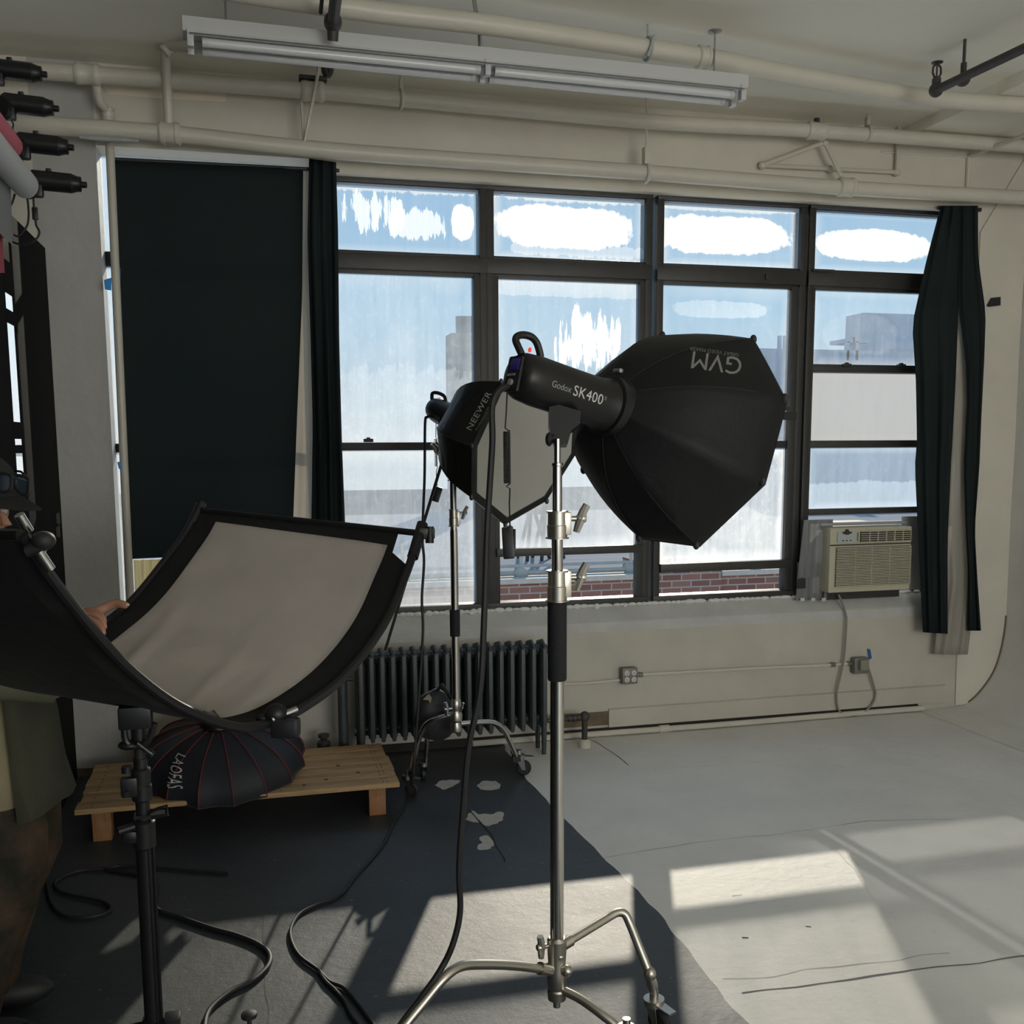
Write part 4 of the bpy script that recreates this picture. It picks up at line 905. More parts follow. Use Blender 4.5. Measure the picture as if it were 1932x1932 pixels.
# grip head with its long arm
b = MB(); q = pd(842, 845, 4.66); b.cyl(q+V((0, -.03, 0)), q+V((0, .03, 0)), .034); b.box(q+V((-.005, 0, -.02)), (.05, .05, .06), None, .01); gh = b.build('grip_head', M['satin'], fs, sharp=.5)
b = MB(); thandle(b, q+V((-.02, -.02, .0)), (-1, -.3, -.35), (-.4, 0, 1), 1.0); b.build('wing_handle', M['satin'], gh)
b = MB(); b.cyl(pd(842, 846, 4.66), ony(727, 1226, 5.10), .0075); b.build('extension_arm', M['iron'], fs)
# ---------------------------------------------------------------- studio strobes
def axes(a):
    a = V(a).normalized(); s = a.cross(V((0, 0, 1))).normalized(); return s, s.cross(a), a     # side(right of axis), up, axis
rear, front = pd(980, 709, 2.63), pd(1143, 765, 2.81)
sd, uu, aa = axes(front-rear); Ls = (front-rear).length; R0 = .0655
sk = thing('studio_strobe', rear, 'large black studio strobe on the tall front stand with a violet display', 'studio light')
b = MB(); b.lathe(rear, aa, [(.030, -.020), (.052, -.012), (.061, .004), (R0-.002, .03), (R0, .05), (R0, Ls*.55), (R0+.001, Ls-.04), (R0+.006, Ls-.015), (R0+.010, Ls)], 40, uu); body = b.build('body', M['black'], sk, sharp=.9)
b = MB(); b.lathe(front-aa*.006, aa, [(R0+.008, 0), (R0+.018, .004), (R0+.018, .026), (R0+.006, .032)], 40, uu); b.build('mount_ring', M['black'], sk, sharp=.5)
# control face: a slanted plate on the rear, towards the camera
fc = pd(983, 708, 2.63)-aa*.012
tl = (-aa*.72 - sd*0 + (-fw)*.65).normalized()
pr_ = tl.cross(uu).normalized(); pu = pr_.cross(tl).normalized()*-1
pu = uu if pu.dot(uu) > 0 else uu
pr_ = uu.cross(tl).normalized()
if pr_.dot(rt) < 0: pr_ = -pr_
fcen = rear + (-aa*.020)
def face_plate(w, h, cx, cy, name, mat, par, th=.004, off=0.0, n=0):
    c = fcen + pr_*cx + uu*cy + tl*(.030+off); b = MB(); b.box(c, (w, h, th), (pr_, uu, tl), min(w, h)*.12); return b.build(name, M[mat], par, sharp=.5)
tl = -aa; pr_ = sd if sd.dot(rt) > 0 else -sd; fcen = rear-aa*.012
cpn = face_plate(.056, .092, .006, -.002, 'control_panel', 'rubber', sk, .006, -.020)
face_plate(.034, .032, .010, .022, 'display', 'screen', cpn, .004, -.016)
b = MB()
for i in range(4): b.box(fcen+pr_*(-.014+.009*i)+uu*(-.004)+tl*.014, (.006, .005, .003), (pr_, uu, tl))
b.cyl(fcen+pr_*.006+uu*(-.024)+tl*.010, fcen+pr_*.006+uu*(-.024)+tl*.020, .008); b.build('button', M['printdim'], cpn, flat=True)
# carrying handle, red lamp
b = MB(); hp = [pd(x, y, d) for x, y, d in ((984,668,2.625),(978,655,2.625),(973,642,2.627),(977,634,2.63),(989,632,2.64),(1003,636,2.65),(1012,646,2.66),(1017,660,2.665),(1020,674,2.67))]
b.tube(hp, .0098, 10, k=4); b.build('carrying_handle', M['black'], sk)
b = MB(); q = pd(1000, 658, 2.655); b.ell(q-uu*.003, (.0048, .0048, .0065), (sd, aa, uu), nu=10, nv=8); b.build('ready_lamp', M['redlamp'], sk)
# yoke under the body
b = MB(); c = pd(1062, 790, 2.70); sz = z(838)
yk = [pd(x, y, 2.66) for x, y in ((1036,758),(1096,776),(1094,800),(1086,806),(1078,812),(1071,838),(1048,838),(1040,820),(1036,800))]
b.prism(yk, fw*.07); b.build('mounting_bracket', M['black'], sk, sharp=.5)
b = MB(); q = pd(1046, 828, 2.66); b.cyl(q, pd(1034, 828, 2.66), .012); b.ell(pd(1036, 829, 2.66), (.010, .012, .018)); b.build('tilt_knob', M['rubber'], sk)
def cylmap(x, y, s0, ang0, sc_):
    # along the axis and around the camera-side flank
    ang = ang0 - y*sc_/R0
    return rear + aa*(s0+x*sc_) + side*(R0*1.012*math.cos(ang)) + uu*(-(R0*1.012)*math.sin(ang))
side = sd if sd.dot(fw) < 0 else -sd
text_mesh('SK400', lambda x, y: cylmap(x, y, Ls*.605, .10, .0385), M['printed'], sk, spacing=1.05)
text_mesh('Godox', lambda x, y: cylmap(x, y, Ls*.30, .12, .0240), M['printdim'], sk, spacing=.95)
text_mesh('II', lambda x, y: cylmap(x, y, Ls*.80, -.02, .015), M['printdim'], sk)
# octagonal softbox in front: outline corners lie on one tilted rim plane
c0 = pd(1287, 830, 2.98); nr = (rt*.52 - up*.20 + fw*.83).normalized()
rim = [hit(x, y, c0, nr) for x, y in ((1248,632),(1420,639),(1479,750),(1437,908),(1312,1027),(1204,1013),(1099,885),(1112,735))]
ring_c = pd(1156, 768, 2.835); rs, ru, ra_ = axes((c0-ring_c))
ringp = []
for p in rim:
    q = (p-ring_c); q = (q-ra_*q.dot(ra_)).normalized(); ringp.append(ring_c+q*.075)
sbx = thing('octagonal_softbox', ring_c, 'black octagonal softbox seen from behind, mounted on the front strobe', 'softbox')
def octa(rim, ringp, nrm, bow, parent, mats, lip, nseg=10, npan=8, sag=.010, sharp=.35):
    R = len(rim); cen = sum(rim, V((0, 0, 0)))/R
    def rib(i, t):
        p = ringp[i].lerp(rim[i], t); o = (rim[i]-cen).normalized()
        return p + (o*.75-nrm*.4)*(bow*4*t*(1-t)*.5*(1.3-t*.6))
    b = MB(); 
    rows = []
    for k in range(nseg+1):
        t = k/nseg; row = []
        for i in range(R):
            a, c = rib(i, t), rib((i+1) % R, t)
            for j in range(npan):
                s = j/npan; p = a.lerp(c, s); mid_ = (a+c)/2
                inw = (cen-mid_); inw = (inw-nrm*inw.dot(nrm)); inw.normalize() if inw.length else None
                row.append(p + inw*((sag[i] if isinstance(sag, tuple) else sag)*math.sin(s*math.pi)*t) + nrm*(noise.noise(p*14)*.004*t))
        rows.append(row)
    rows.append([p+nrm*lip for p in rows[-1]])
    b.grid(rows, .002, closed=True); f = b.build('fabric_shell', mats[0], parent, sharp=sharp)
    b = MB()
    for i in range(R): b.tube([rib(i, k/10) for k in range(11)], .0008, 5)
    b.build('rib_seam', mats[0], f)
    b = MB()
    for i in range(R): b.ell(rim[i]+nrm*.006, (.010, .010, .014), nu=10, nv=6)
    b.each('corner_sleeve', mats[0], parent)
    b = MB(); b.face([p.lerp(cen, .02)+nrm*(lip*.55) for p in rim]); b.build('diffuser', mats[1], parent, flat=True)
    b = MB(); b.grid([[p+nrm*(lip) for p in rim], [p.lerp(cen, .10)+nrm*(lip) for p in rim]], .003, closed=True); b.build('border_band', mats[0], parent, flat=True)
    return rib
ribf = octa(rim, ringp, nr, .10, sbx, (M['black_fabric'], M['diffuser']), .035, sag=(-.010, -.001, .002, .002, .003, -.012, -.010, -.010), sharp=.8)
b = MB(); b.lathe(ring_c-ra_*.012, ra_, [(.066, 0), (.084, .003), (.084, .020), (.070, .024)], 36); b.build('speed_ring', M['black'], sbx, sharp=.5)
b = MB()
for px, py in ((1127,795),(1166,700)): q = pd(px, py, 2.80); b.box(q, (.03, .012, .014), (sd, uu, aa), .003)
b.each('ring_latch', M['zinc'], sbx)
# lettering on its upper right panel
def on_panel(px, py, p0, nn, off): 
    q = hit(px, py, p0, nn); return q - (q-C0).normalized()*off
pa, pb_, pc = ribf(0, .55), ribf(1, .55), ribf(1, 1.0)
nn = (pb_-pa).cross(pc-pa).normalized()
def gvm(x, y, cx=1352, cy=683, s=47, a=math.radians(188)):
    ca, sa = math.cos(a), math.sin(a)
    X, Y = x*s*ca - (-y)*s*sa, x*s*sa + (-y)*s*ca
    return on_panel(cx+X, cy+Y, pa, nn, .022)
text_mesh('GVM', gvm, M['printdim'], sbx)
text_mesh('GREAT VIDEO MAKER', lambda x, y: gvm(x, y, 1348, 663, 9.6), M['boxsteel'], sbx)
# ---------------------------------------------------------------- far strobe and its softbox
rear2, front2 = pd(824, 773, 4.80), pd(868, 797, 4.66)
sd2, uu2, aa2 = axes(front2-rear2); L2 = (front2-rear2).length; r2 = .058
s2 = thing('studio_strobe', rear2, 'small looking black strobe on the far stand, seen left of its softbox', 'studio light')
b = MB(); b.lathe(rear2, aa2, [(.030, -.03), (.048, -.024), (r2-.003, 0), (r2, .03), (r2, L2)], 32, uu2); b.build('body', M['black'], s2, sharp=.9)
b = MB(); b.tube([pd(x, y, d) for x, y, d in ((816,762,4.80),(815,751,4.80),(816,742,4.8),(824,741,4.79),(833,744,4.78),(839,749,4.77),(841,758,4.76))], .0085, 8, k=3); b.build('carrying_handle', M['black'], s2)
b = MB(); q = pd(829, 752, 4.79); b.ell(q-uu2*.004, (.007, .007, .009)); b.build('ready_lamp', M['redlamp'], s2)
b = MB(); b.prism([pd(x, y, 4.66) for x, y in ((842,796),(858,800),(860,836),(846,836),(841,812))], fw*.06); b.build('mounting_bracket', M['black'], s2, sharp=.5)
b = MB(); b.cyl(pd(834, 815, 4.65), pd(846, 819, 4.66), .012); b.build('tilt_knob', M['zinc'], s2)
side2 = sd2 if sd2.dot(fw) < 0 else -sd2
text_mesh('SK400', lambda x, y: rear2+aa2*(.11+x*.026)+side2*(r2*1.012*math.cos(y*.026/r2-.2))+uu2*(r2*1.012*math.sin(y*.026/r2-.2)), M['printdim'], s2)
c2 = pd(988, 850, 4.45); n2 = (rt*.62 - up*.16 - fw*.77).normalized()
rim2 = [hit(x, y, c2, n2) for x, y in ((944,720),(889,842),(888,938),(952,990),(1030,945),(1086,856),(1090,780),(1042,716))]
ring2 = pd(856, 800, 4.70)
n_ax = (c2-ring2).normalized(); rp2 = []
for p in rim2:
    q = p-ring2; q = (q-n_ax*q.dot(n_ax)).normalized(); rp2.append(ring2+q*.07)
sb2 = thing('octagonal_softbox', ring2, 'far octagonal softbox showing its grey diffuser front, behind the tall stand', 'softbox')
rib2 = octa(rim2, rp2, n2, .16, sb2, (M['nylon_shiny'], M['diffuser']), .004)
b = MB(); b.lathe(ring2-n_ax*.03, n_ax, [(.05, 0), (.08, .01), (.08, .03), (.06, .035)], 28); b.build('speed_ring', M['black'], sb2, sharp=.5)
b = MB(); b.prism([pd(x, y, 4.6) for x, y in ((848,790),(872,800),(874,805),(850,803))], fw*.02); b.build('ring_handle', M['black'], sb2)
pa, pb_, pc = rib2(0, .5), rib2(1, .5), rib2(1, .95); nn2 = (pb_-pa).cross(pc-pa).normalized()
def nee(x, y, cx=904, cy=776, s=19.5, a=math.radians(-61)):
    ca, sa = math.cos(a), math.sin(a)
    X, Y = x*s*ca+y*s*sa*.8, x*s*sa-y*s*ca*.8
    return on_panel(cx+X, cy+Y, pa, nn2, .045)
text_mesh('NEEWER', nee, M['printed'], sb2, spacing=1.1)
text_mesh('Professional Photo', lambda x, y: nee(x, y, 914, 784, 8.5), M['printdim'], sb2)
# ---------------------------------------------------------------- cords
def cable(name, pts, r, label, k=8, mat='rubber', cat='cable'):
    b = MB(); b.tube(pts, r, 8, k=k); return tag(b.build(name, M[mat]), label, cat)
cable('power_cable', [pd(x, y, d) for x, y, d in ((964,728,2.62),(948,733,2.61),(934,748,2.60),(928,775,2.60),(929,830,2.60),(925,900,2.6),(919,1000,2.6),(914,1150,2.6),(906,1300,2.61),(884,1410,2.63),(873,1530,2.66),(866,1640,2.68),(868,1720,2.70),(853,1785,2.70),(826,1838,2.68),(790,1888,2.66),(752,1940,2.66),(730,1990,2.68))], .0085, 'thick black power cable hanging from the front strobe to the floor')
cable('power_cable', [pd(x, y, d) for x, y, d in ((816,783,4.79),(806,787,4.79),(802,800,4.78),(801,900,4.78),(797,1010,4.79),(800,1060,4.79),(796,1130,4.79),(798,1190,4.78),(792,1290,4.78),(786,1380,4.76),(780,1440,4.75))]+[onz(x, y, .008) for x, y in ((772,1500),(758,1530),(742,1552),(728,1585),(708,1612),(672,1652),(640,1690),(600,1706),(566,1724),(549,1752),(552,1780),(568,1806),(600,1830),(622,1852),(650,1865),(680,1900),(720,1955))], .0065, 'black cable dropping from the far strobe then winding across the floor')
cable('extension_cord', [onz(x, y, .008) for x, y in ((602,1832),(615,1852),(632,1868),(650,1890),(662,1915),(690,1950))], .006, 'second short cord beside the winding cable near the bottom edge')
cable('floor_cable', [onz(x, y, .009) for x, y in ((200,1640),(290,1660),(292,1700),(300,1718),(345,1733),(400,1752),(450,1766),(488,1782),(508,1800),(506,1822),(480,1848),(440,1868),(405,1895),(389,1920),(385,1960))], .0085, 'black cable curving behind the reflector stand into the sunlight')
cable('floor_cable', [onz(x, y, .009) for x, y in ((430,1648),(250,1634),(205,1638),(150,1643),(115,1656),(103,1670),(118,1684),(160,1694),(195,1702),(209,1714),(196,1724),(160,1731),(120,1727),(95,1700),(85,1640))], .0065, 'dark cable coiled on the shaded floor left of the reflector stand')
def coil(name, top, a, c, end, r, cr, turns, label, brick):
    cd_ = thing(name, brick, label, 'remote trigger')
    pts = [V(p) for p in top]; ax_ = (V(c)-V(a)); 
    for i in range(turns*8+1):
        t = i/(turns*8); an = i/8*2*math.pi
        pts.append(V(a)+ax_*t+rt*(r*math.cos(an))+fw*(r*math.sin(an)))
    pts += [V(p) for p in end]
    b = MB(); b.tube(pts, cr, 5); b.build('coiled_cord', M['rubber'], cd_); return cd_
d = 2.60
cr1 = coil('wireless_trigger', [pd(957,736,d+.02), pd(955,780,d), pd(953,808,d)], pd(956,814,d), pd(957,912,d), [pd(955,918,d), pd(962,922,d), pd(961,950,d), pd(962,992,d)], .0078, .0021, 30, 'black trigger receiver dangling on a coiled cord below the front strobe', pd(958,1020,d))
b = MB(); q = pd(959, 1024, d); b.box(q, (.030, .022, .082), (rt*.995+up*.1, fw, up*.995-rt*.06), .005); b.box(q+rt*.016+up*.01, (.006, .014, .05), (rt, fw, up), .002); b.lathe(pd(962, 997, d-.012), -fw, [(.008, 0), (.008, .002), (.0, .003)]); b.build('receiver', M['black'], cr1, sharp=.5)
b = MB(); b.tube([pd(961,950,d), pd(962,988,d), pd(960,996,d)], .0014, 5); b.build('antenna_cord', M['red'], cr1)
d = 4.72
cr2 = coil('wireless_trigger', [pd(823,797,d), pd(822,825,d)], pd(822,828,d), pd(823,880,d), [pd(823,890,d), pd(824,905,d), pd(825,918,d)], .0065, .0018, 18, 'little trigger receiver hanging on a thin coil from the far strobe', pd(826,930,d))
b = MB(); b.box(pd(825, 933, d), (.032, .025, .070), (rt*.95-up*.3, fw, up*.95+rt*.3), .006); b.build('receiver', M['black'], cr2, sharp=.5)
# black bag on the far stand
b = MB(); bc = ony(822, 1350, TY+.16)
pts = []
for i in range(13):
    a = math.pi*i/12; rr = []
    for j in range(20):
        f = 2*math.pi*j/20; s = max(math.sin(a), .06)
        p = V((.105*s*math.cos(f), .055*s*math.sin(f), .125*math.cos(a))); rr.append(bc+p*(1+.18*noise.noise(p*22+bc)))
    pts.append(rr)
b.rings(pts); o = b.build('sandbag', M['black_fabric'], None, 1.2)
tag(o, 'lumpy black sandbag hung on the base of the far stand', 'sandbag')
b = MB(); b.prism([ony(x, y, TY+.09) for x, y in ((798,1320),(809,1309),(815,1317),(812,1327),(808,1321))], (0, .004, 0)); b.build('bag_highlight', pbr('olive_highlight', (.20, .18, .12), .5, .5), o)  # olive piece stands in for a highlight on the bag
b = MB(); b.tube([bc+V((0, 0, .11)), bc+V((.02, -.06, .16)), V((TX, TY+.02, zf(1330)))], .01, 6); b.build('strap', M['black_fabric'], o)
# ---------------------------------------------------------------- black panels along the left
VX = -.875
def vflat(name, y0, y1, zt, label):
    b = MB(); b.b2((VX-.006, y0, 0), (VX, y1, zt), .001); return tag(b.build(name, M['matteblack'], sharp=.5), label, 'panel')
yg = onx(30, 740, VX).y
ztop = onx(83, 460, VX).z
va = vflat('black_panel', yg+.075, D-.02, ztop-.015, 'tall black panel standing against the pier, with small hinges')
vb_ = vflat('black_panel', 3.35, yg-.075, ztop-.005, 'tall black panel nearer the camera, behind the person in the cap')
b = MB()
for y0, y1 in ((505,563),(592,616),(796,828),(905,1800)):
    z1, z0 = onx(30, y0, VX).z, onx(30, y1, VX).z; b.b2((VX-.004, yg-.08, max(z0, 0.0)), (VX+.001, yg+.09, z1))
b.build('joint_strip', M['matteblack'], va, flat=True)
b = MB()
for py in (978, 1003): q = onx(109, py, VX+.004); b.box(q, (.012, .05, .05), None, .003); b.cyl(q+V((0, .02, -.03)), q+V((0, .02, .03)), .006)
b.build('hinge', M['iron'], va)
# ---------------------------------------------------------------- backdrop rollers
def roller(px, py, d, label, paper, rr):
    c = pd(px, py, d)
    t = thing('backdrop_roller', c, label, 'backdrop roller', 'backdrop rollers on the left')
    e = c+V((.125, 0, -.006)); a = (e-c).normalized()
    b = MB(); b.lathe(c-a*.05, a, [(.028, 0), (.036, .012), (.036, .150), (.034, .153), (.028, .172), (.028, .182), (.012, .184), (.012, .20), (.010, .203)], 20); b.box(c+a*.02+V((0, 0, .040)), (.02, .02, .012), None, .004); b.build('motor', M['black'], t, sharp=.5)
    b = MB(); b.cyl(c+V((-.045, -.02, -.030)), c+V((-.055, -.035, -.030)), .045); b.box(c+V((-.03, -.01, -.03)), (.06, .04, .07), None, .012); b.build('end_bracket', M['black'], t, sharp=.5)
    if paper:
        q = c+V((-.058, -.035, -.028)); b = MB(); b.cyl(q, q+V((0, -1.7, 0)), rr, n=32); b.build('paper_roll', M[paper], t)
    b = MB(); b.box(c+V((-.058, -1.78, 0)), (.03, .08, .06), None, .01); b.build('near_bracket', M['black'], t)
    return t, c
r1_, c1_ = roller(8, 131, 3.95, 'topmost black backdrop roller motor at the left edge', None, .04)
r2_, c2_ = roller(30, 196, 3.92, 'second black backdrop roller motor from the top, above the pink roll', None, .04)
r3_, c3_ = roller(58, 270, 3.90, 'black roller motor with the pink paper roll', 'pink', .040)
r4_, c4_ = roller(82, 341, 3.88, 'lowest black roller motor with the grey paper roll', 'graypaper', .048)
b = MB(); x = c4_.x-.12; b.b2((x-.05, c4_.y-1.85, 1.2), (x-.02, c4_.y-1.78, ZC), .004); o = tag(b.build('support_post', M['black'], sharp=.5), 'black post carrying the near ends of the backdrop rollers', 'post')
# gray sheet and pink sheet with clamp hanging down
q = c4_+V((-.105, -.05, -.06)); b = MB()
b.grid([[V((q.x-.002*k, q.y-1.6*j/8, q.z+.05-.012*k*10*.5+.004*math.sin(j*2.2))) for j in range(9)] for k in range(5)], .0015); tag(b.build('paper_sheet', M['graypaper']), 'grey paper edge hanging from the lowest backdrop roll', 'backdrop paper')
q = pd(-2, 470, 3.80); b = MB(); b.grid([[V((q.x-.10+.115*j/6, q.y+.004*math.sin(j*2), pd(0, y, 3.8).z)) for j in range(7)] for y in (432, 470, 514)], .001); ps = b.build('pink_sheet', M['pink']); tag(ps, 'pink paper scrap held by a clamp at the left edge', 'backdrop paper')
b = MB(); q = pd(4, 438, 3.79); b.box(q, (.018, .03, .035), (rt*.9+up*.4, fw, up*.9-rt*.4), .003); b.tube([q+up*.015, q+rt*.02+up*.02, q+rt*.022], .003, 6); tag(b.build('spring_clamp', M['brass']), 'small copper coloured clamp gripping the pink paper', 'clamp')
dd = 3.86
cable('roller_cord', [pd(x, y, dd) for x, y in ((63,370),(64,392),(66,402),(68,424),(74,436),(72,446),(60,458),(42,462),(22,456))], .0038, 'cord with an inline switch hanging from the lowest roller motor')
b = MB(); b.box(pd(66, 403, dd), (.020, .018, .046), None, .004); tag(b.build('inline_switch', M['black'], sharp=.5), 'black inline switch on the roller cord', 'switch')
cable('roller_cord', [pd(x, y, dd) for x, y in ((50,368),(53,385),(54,410),(50,428),(36,445),(26,443))], .0038, 'plain thin cord hanging beside the inline switch')
cable('roller_cord', [pd(x, y, dd+.02) for x, y in ((22,228),(25,235),(22,246),(16,240),(14,232))], .003, 'short loop of cord above the pink roll')
cable('roller_cord', [pd(x, y, dd+.02) for x, y in ((40,298),(44,312),(45,324))], .004, 'short cord between the two lower roller motors')
cable('roller_cord', [pd(x, y, dd) for x, y in ((28,366),(24,380),(18,390),(10,394))], .004, 'short dark cord under the grey paper roll')
# ---------------------------------------------------------------- curved reflector
Rk = [(792,1006,3.10),(768,1082,3.02),(722,1185,2.91),(648,1280,2.79),(565,1342,2.68),(500,1369,2.58),(440,1374,2.48),(340,1338,2.33),(250,1274,2.21),(172,1192,2.09),(88,1086,1.96),(40,1010,1.90)]
Lk = [(374,962,3.42),(352,1006,3.38),(315,1056,3.30),(253,1132,3.17),(196,1180,3.04),(120,1240,2.92),(30,1285,2.80),(-60,1290,2.68),(-150,1255,2.55),(-230,1180,2.42),(-300,1080,2.30),(-340,1000,2.22)]
RP = catmull([pd(*p) for p in Rk], 8); LP = catmull([pd(*p) for p in Lk], 8)
NT = len(RP)-1
def surf(i, s, off=0.0):
    return LP[i].lerp(RP[i], s)
rf = thing('curved_reflector', RP[48], 'large curved clamshell reflector with white inside and black border', 'reflector')
S_ = [0, .02, .06, .10, .115]+[.115+.77*k/14 for k in range(1, 14)]+[.885, .90, .94, .98, 1]
b = MB()
rows = []
for i in range(NT+1): k_ = .085*min(1, max(0, (7-i)/2)); rows.append([surf(i, s*(1-k_)) for s in S_])
b.grid(rows, .005); b.build('black_cover', M['black_fabric'], rf, sharp=1.2)
def nrm(i, s):
    i0, i1 = max(i-1, 0), min(i+1, NT); a = surf(i1, s)-surf(i0, s); c = RP[i]-LP[i]; n = a.cross(c).normalized(); return n
mid_i = 45; sg = 1 if nrm(mid_i, .5).z > 0 else -1
def fold(i, s):
    t = i/NT; f = .010*math.exp(-((t-.50-.06*(s-.5)-.01*math.sin(s*9))/.012)**2)*(.3+.7*s) + .007*math.exp(-((t-.60+.05*s)/.012)**2)
    for s0, k in ((.25, 1.0), (.62, .7), (.8, .5)): f += .004*k*math.exp(-((s-s0-.5*(t-.35))/.03)**2)*max(0, 1-abs(t-.4)/.2)
    return f
b = MB(); rows = []
for i in range(4, NT-2):
    rows.append([surf(i, s)+nrm(i, s)*sg*(.0085+.005*noise.noise(surf(i, s)*6)+2.3*fold(i, s)) for s in [.115+.775*k/30 for k in range(31)]])
b.grid(rows, .001); b.build('white_panel', M['reflect'], rf, sharp=1.5)
b = MB(); b.tube([p+nrm(i, 1)*sg*.004 for i, p in enumerate(RP)], .0125, 10); b.build('frame_tube', M['black'], rf)
b = MB(); b.tube([p+nrm(i, 0)*sg*.004 for i, p in enumerate(LP)], .0125, 10); b.build('frame_tube', M['black'], rf)
b = MB(); b.tube([LP[0]+(LP[0]-RP[0])*.02, RP[0]], .010, 8); b.tube([LP[-1], RP[-1]], .012, 8); b.each('cross_tube', M['black'], rf)
b = MB(); t0 = (RP[0]-RP[5]).normalized(); b.cyl(RP[0]-t0*.09, RP[0]+t0*.035, .017); b.box(RP[0]+rt*.02, (.05, .025, .035), None, .006); b.cyl(RP[0]+rt*.03-up*.03, RP[0]+rt*.03+up*.02, .013)
b.build('corner_clamp', M['black'], rf, sharp=.5); b = MB()
t1 = (LP[0]-LP[5]).normalized(); b.cyl(LP[0]-t1*.05, LP[0]+t1*.03, .016); b.box(LP[0]+t1*.01, (.03, .02, .03), None, .005)
b.build('corner_clamp', M['black'], rf, sharp=.5)
q = pd(530, 1352, 2.60); 
b = MB(); b.ell(q+up*.006-rt*.012, (.030, .026, .028)); b.box(q+rt*.012-up*.028, (.07, .05, .05), (rt, fw, up), .01); b.ell(q-rt*.045-up*.004, (.018, .015, .012)); b.build('edge_clamp', M['black'], rf, sharp=.5)
b = MB(); b.cyl(pd(512, 1358, 2.58), pd(560, 1338, 2.62), .009); b.build('clamp_rod', M['zinc'], rf)
kk = NT-6; q = pd(82, 1020, 1.90)
b = MB(); b.ell(q, (.022, .02, .018)); b.cyl(q+rt*.0-up*.01, q-rt*.03-up*.02, .012); b.build('near_clamp', M['rubber'], rf)
b = MB()
for (xa, ya), (xb, yb) in (((36,971),(55,1002)),((73,1040),(96,1074))): b.cyl(pd(xa, ya, 1.895), pd(xb, yb, 1.915), .0095)
b.each('tube_highlight', M['chrome'], rf)  # chrome pieces stand in for highlights along the frame tube
# its black stand
PX = pd(262, 1385, 2.47); qx, qy = PX.x, PX.y
rs_ = thing('reflector_stand', (qx, qy, 0), 'black air cushioned tripod stand holding the curved reflector', 'light stand')
zz = lambda py: zpx(qx, qy, py)
def seg_(name, y0, y1, r, mat='black', sharp=.5):
    b = MB(); b.cyl((qx, qy, zz(y0)), (qx, qy, zz(y1)), r, n=22); return b.build(name, M[mat], rs_, sharp=sharp)
b = MB(); b.cyl((qx, qy, .17), (qx, qy, zz(1570)), .0205, n=24); b.build('lower_tube', M['black'], rs_)
seg_('upper_tube', 1580, 1430, .0165); seg_('spigot', 1440, 1392, .0135, 'rubber')
b = MB()
for a in range(5): b.cyl((qx+.0205*math.cos(a), qy-.0205*math.sin(a*1.0+.6), .2), (qx+.0205*math.cos(a), qy-.0205*math.sin(a+.6), zz(1575)), .003, n=6)
b.build('rib', M['black'], rs_)
b = MB(); z0, z1 = zz(1510), zz(1448); b.lathe((qx, qy, z0), (0, 0, 1), [(.020, 0), (.024, .004), (.024, (z1-z0)*.45), (.0215, (z1-z0)*.5), (.023, z1-z0-.004), (.02, z1-z0)], 22); b.box((qx-.026, qy-.012, (z0+z1)/2), (.040, .032, .050), None, .008); b.cyl((qx-.03, qy-.03, (z0+z1)/2-.012), (qx-.03, qy-.036, (z0+z1)/2-.012), .007); k_ = b.build('upper_collar', M['black'], rs_, sharp=.5)
b = MB(); b.cyl((qx-.03, qy-.02, z1-.004), (qx-.03, qy-.02, z1+.012), .012); b.build('clamp_knob', M['black'], k_)
b = MB(); z0, z1 = zz(1600), zz(1545); b.lathe((qx, qy, z0), (0, 0, 1), [(.022, 0), (.027, .006), (.027, z1-z0-.006), (.02, z1-z0)], 22); b.box((qx-.03, qy-.01, (z0+z1)/2), (.034, .034, .034), None, .012); b.cyl((qx-.02, qy-.02, z1-.01), (qx-.055, qy-.035, z1-.014), .010); b.build('lower_collar', M['black'], rs_, sharp=.5)
b = MB(); zt_ = zz(1525); b.tube([(qx+.012, qy-.01, zt_-.01), (qx+.04, qy-.02, zt_+.004), (qx+.058, qy-.03, zt_+.012), (qx+.060, qy-.03, zt_-.012), (qx+.02, qy-.02, zt_-.02)], .004, 6); b.b2((qx-.02, qy-.02, zt_-.02), (qx+.05, qy+.01, zt_-.012)); b.build('locking_lever', M['black'], rs_)
b = MB(); b.box((qx-.005, qy, zz(1350)), (.075, .06, .055), None, .006); b.tube([(qx-.030, qy-.02, zz(1362)), (qx-.028, qy-.02, zz(1392)), (qx-.008, qy-.02, zz(1404)), (qx+.022, qy-.02, zz(1395)), (qx+.038, qy-.02, zz(1362))], .008, 8, k=3); b.ell((qx-.022, qy-.01, zz(1402)), (.026, .02, .012)); b.cyl((qx, qy, zz(1410)), (qx, qy, zz(1365)), .018); hd = b.build('tilt_head', M['black'], rs_, sharp=.5)
b = MB(); b.cyl((qx+.0, qy-.03, zz(1396)), (qx+.034, qy-.045, zz(1416)), .0068, .0075); b.build('lever', M['zinc'], hd)
b = MB(); b.box((qx, qy, .20), (.06, .06, .06), None, .01); b.box((qx+.045, qy-.01, zz(1932)), (.04, .04, .05), None, .006); b.build('leg_bracket', M['black'], rs_, sharp=.5)
kn = pd(470, 1912, 2.70)
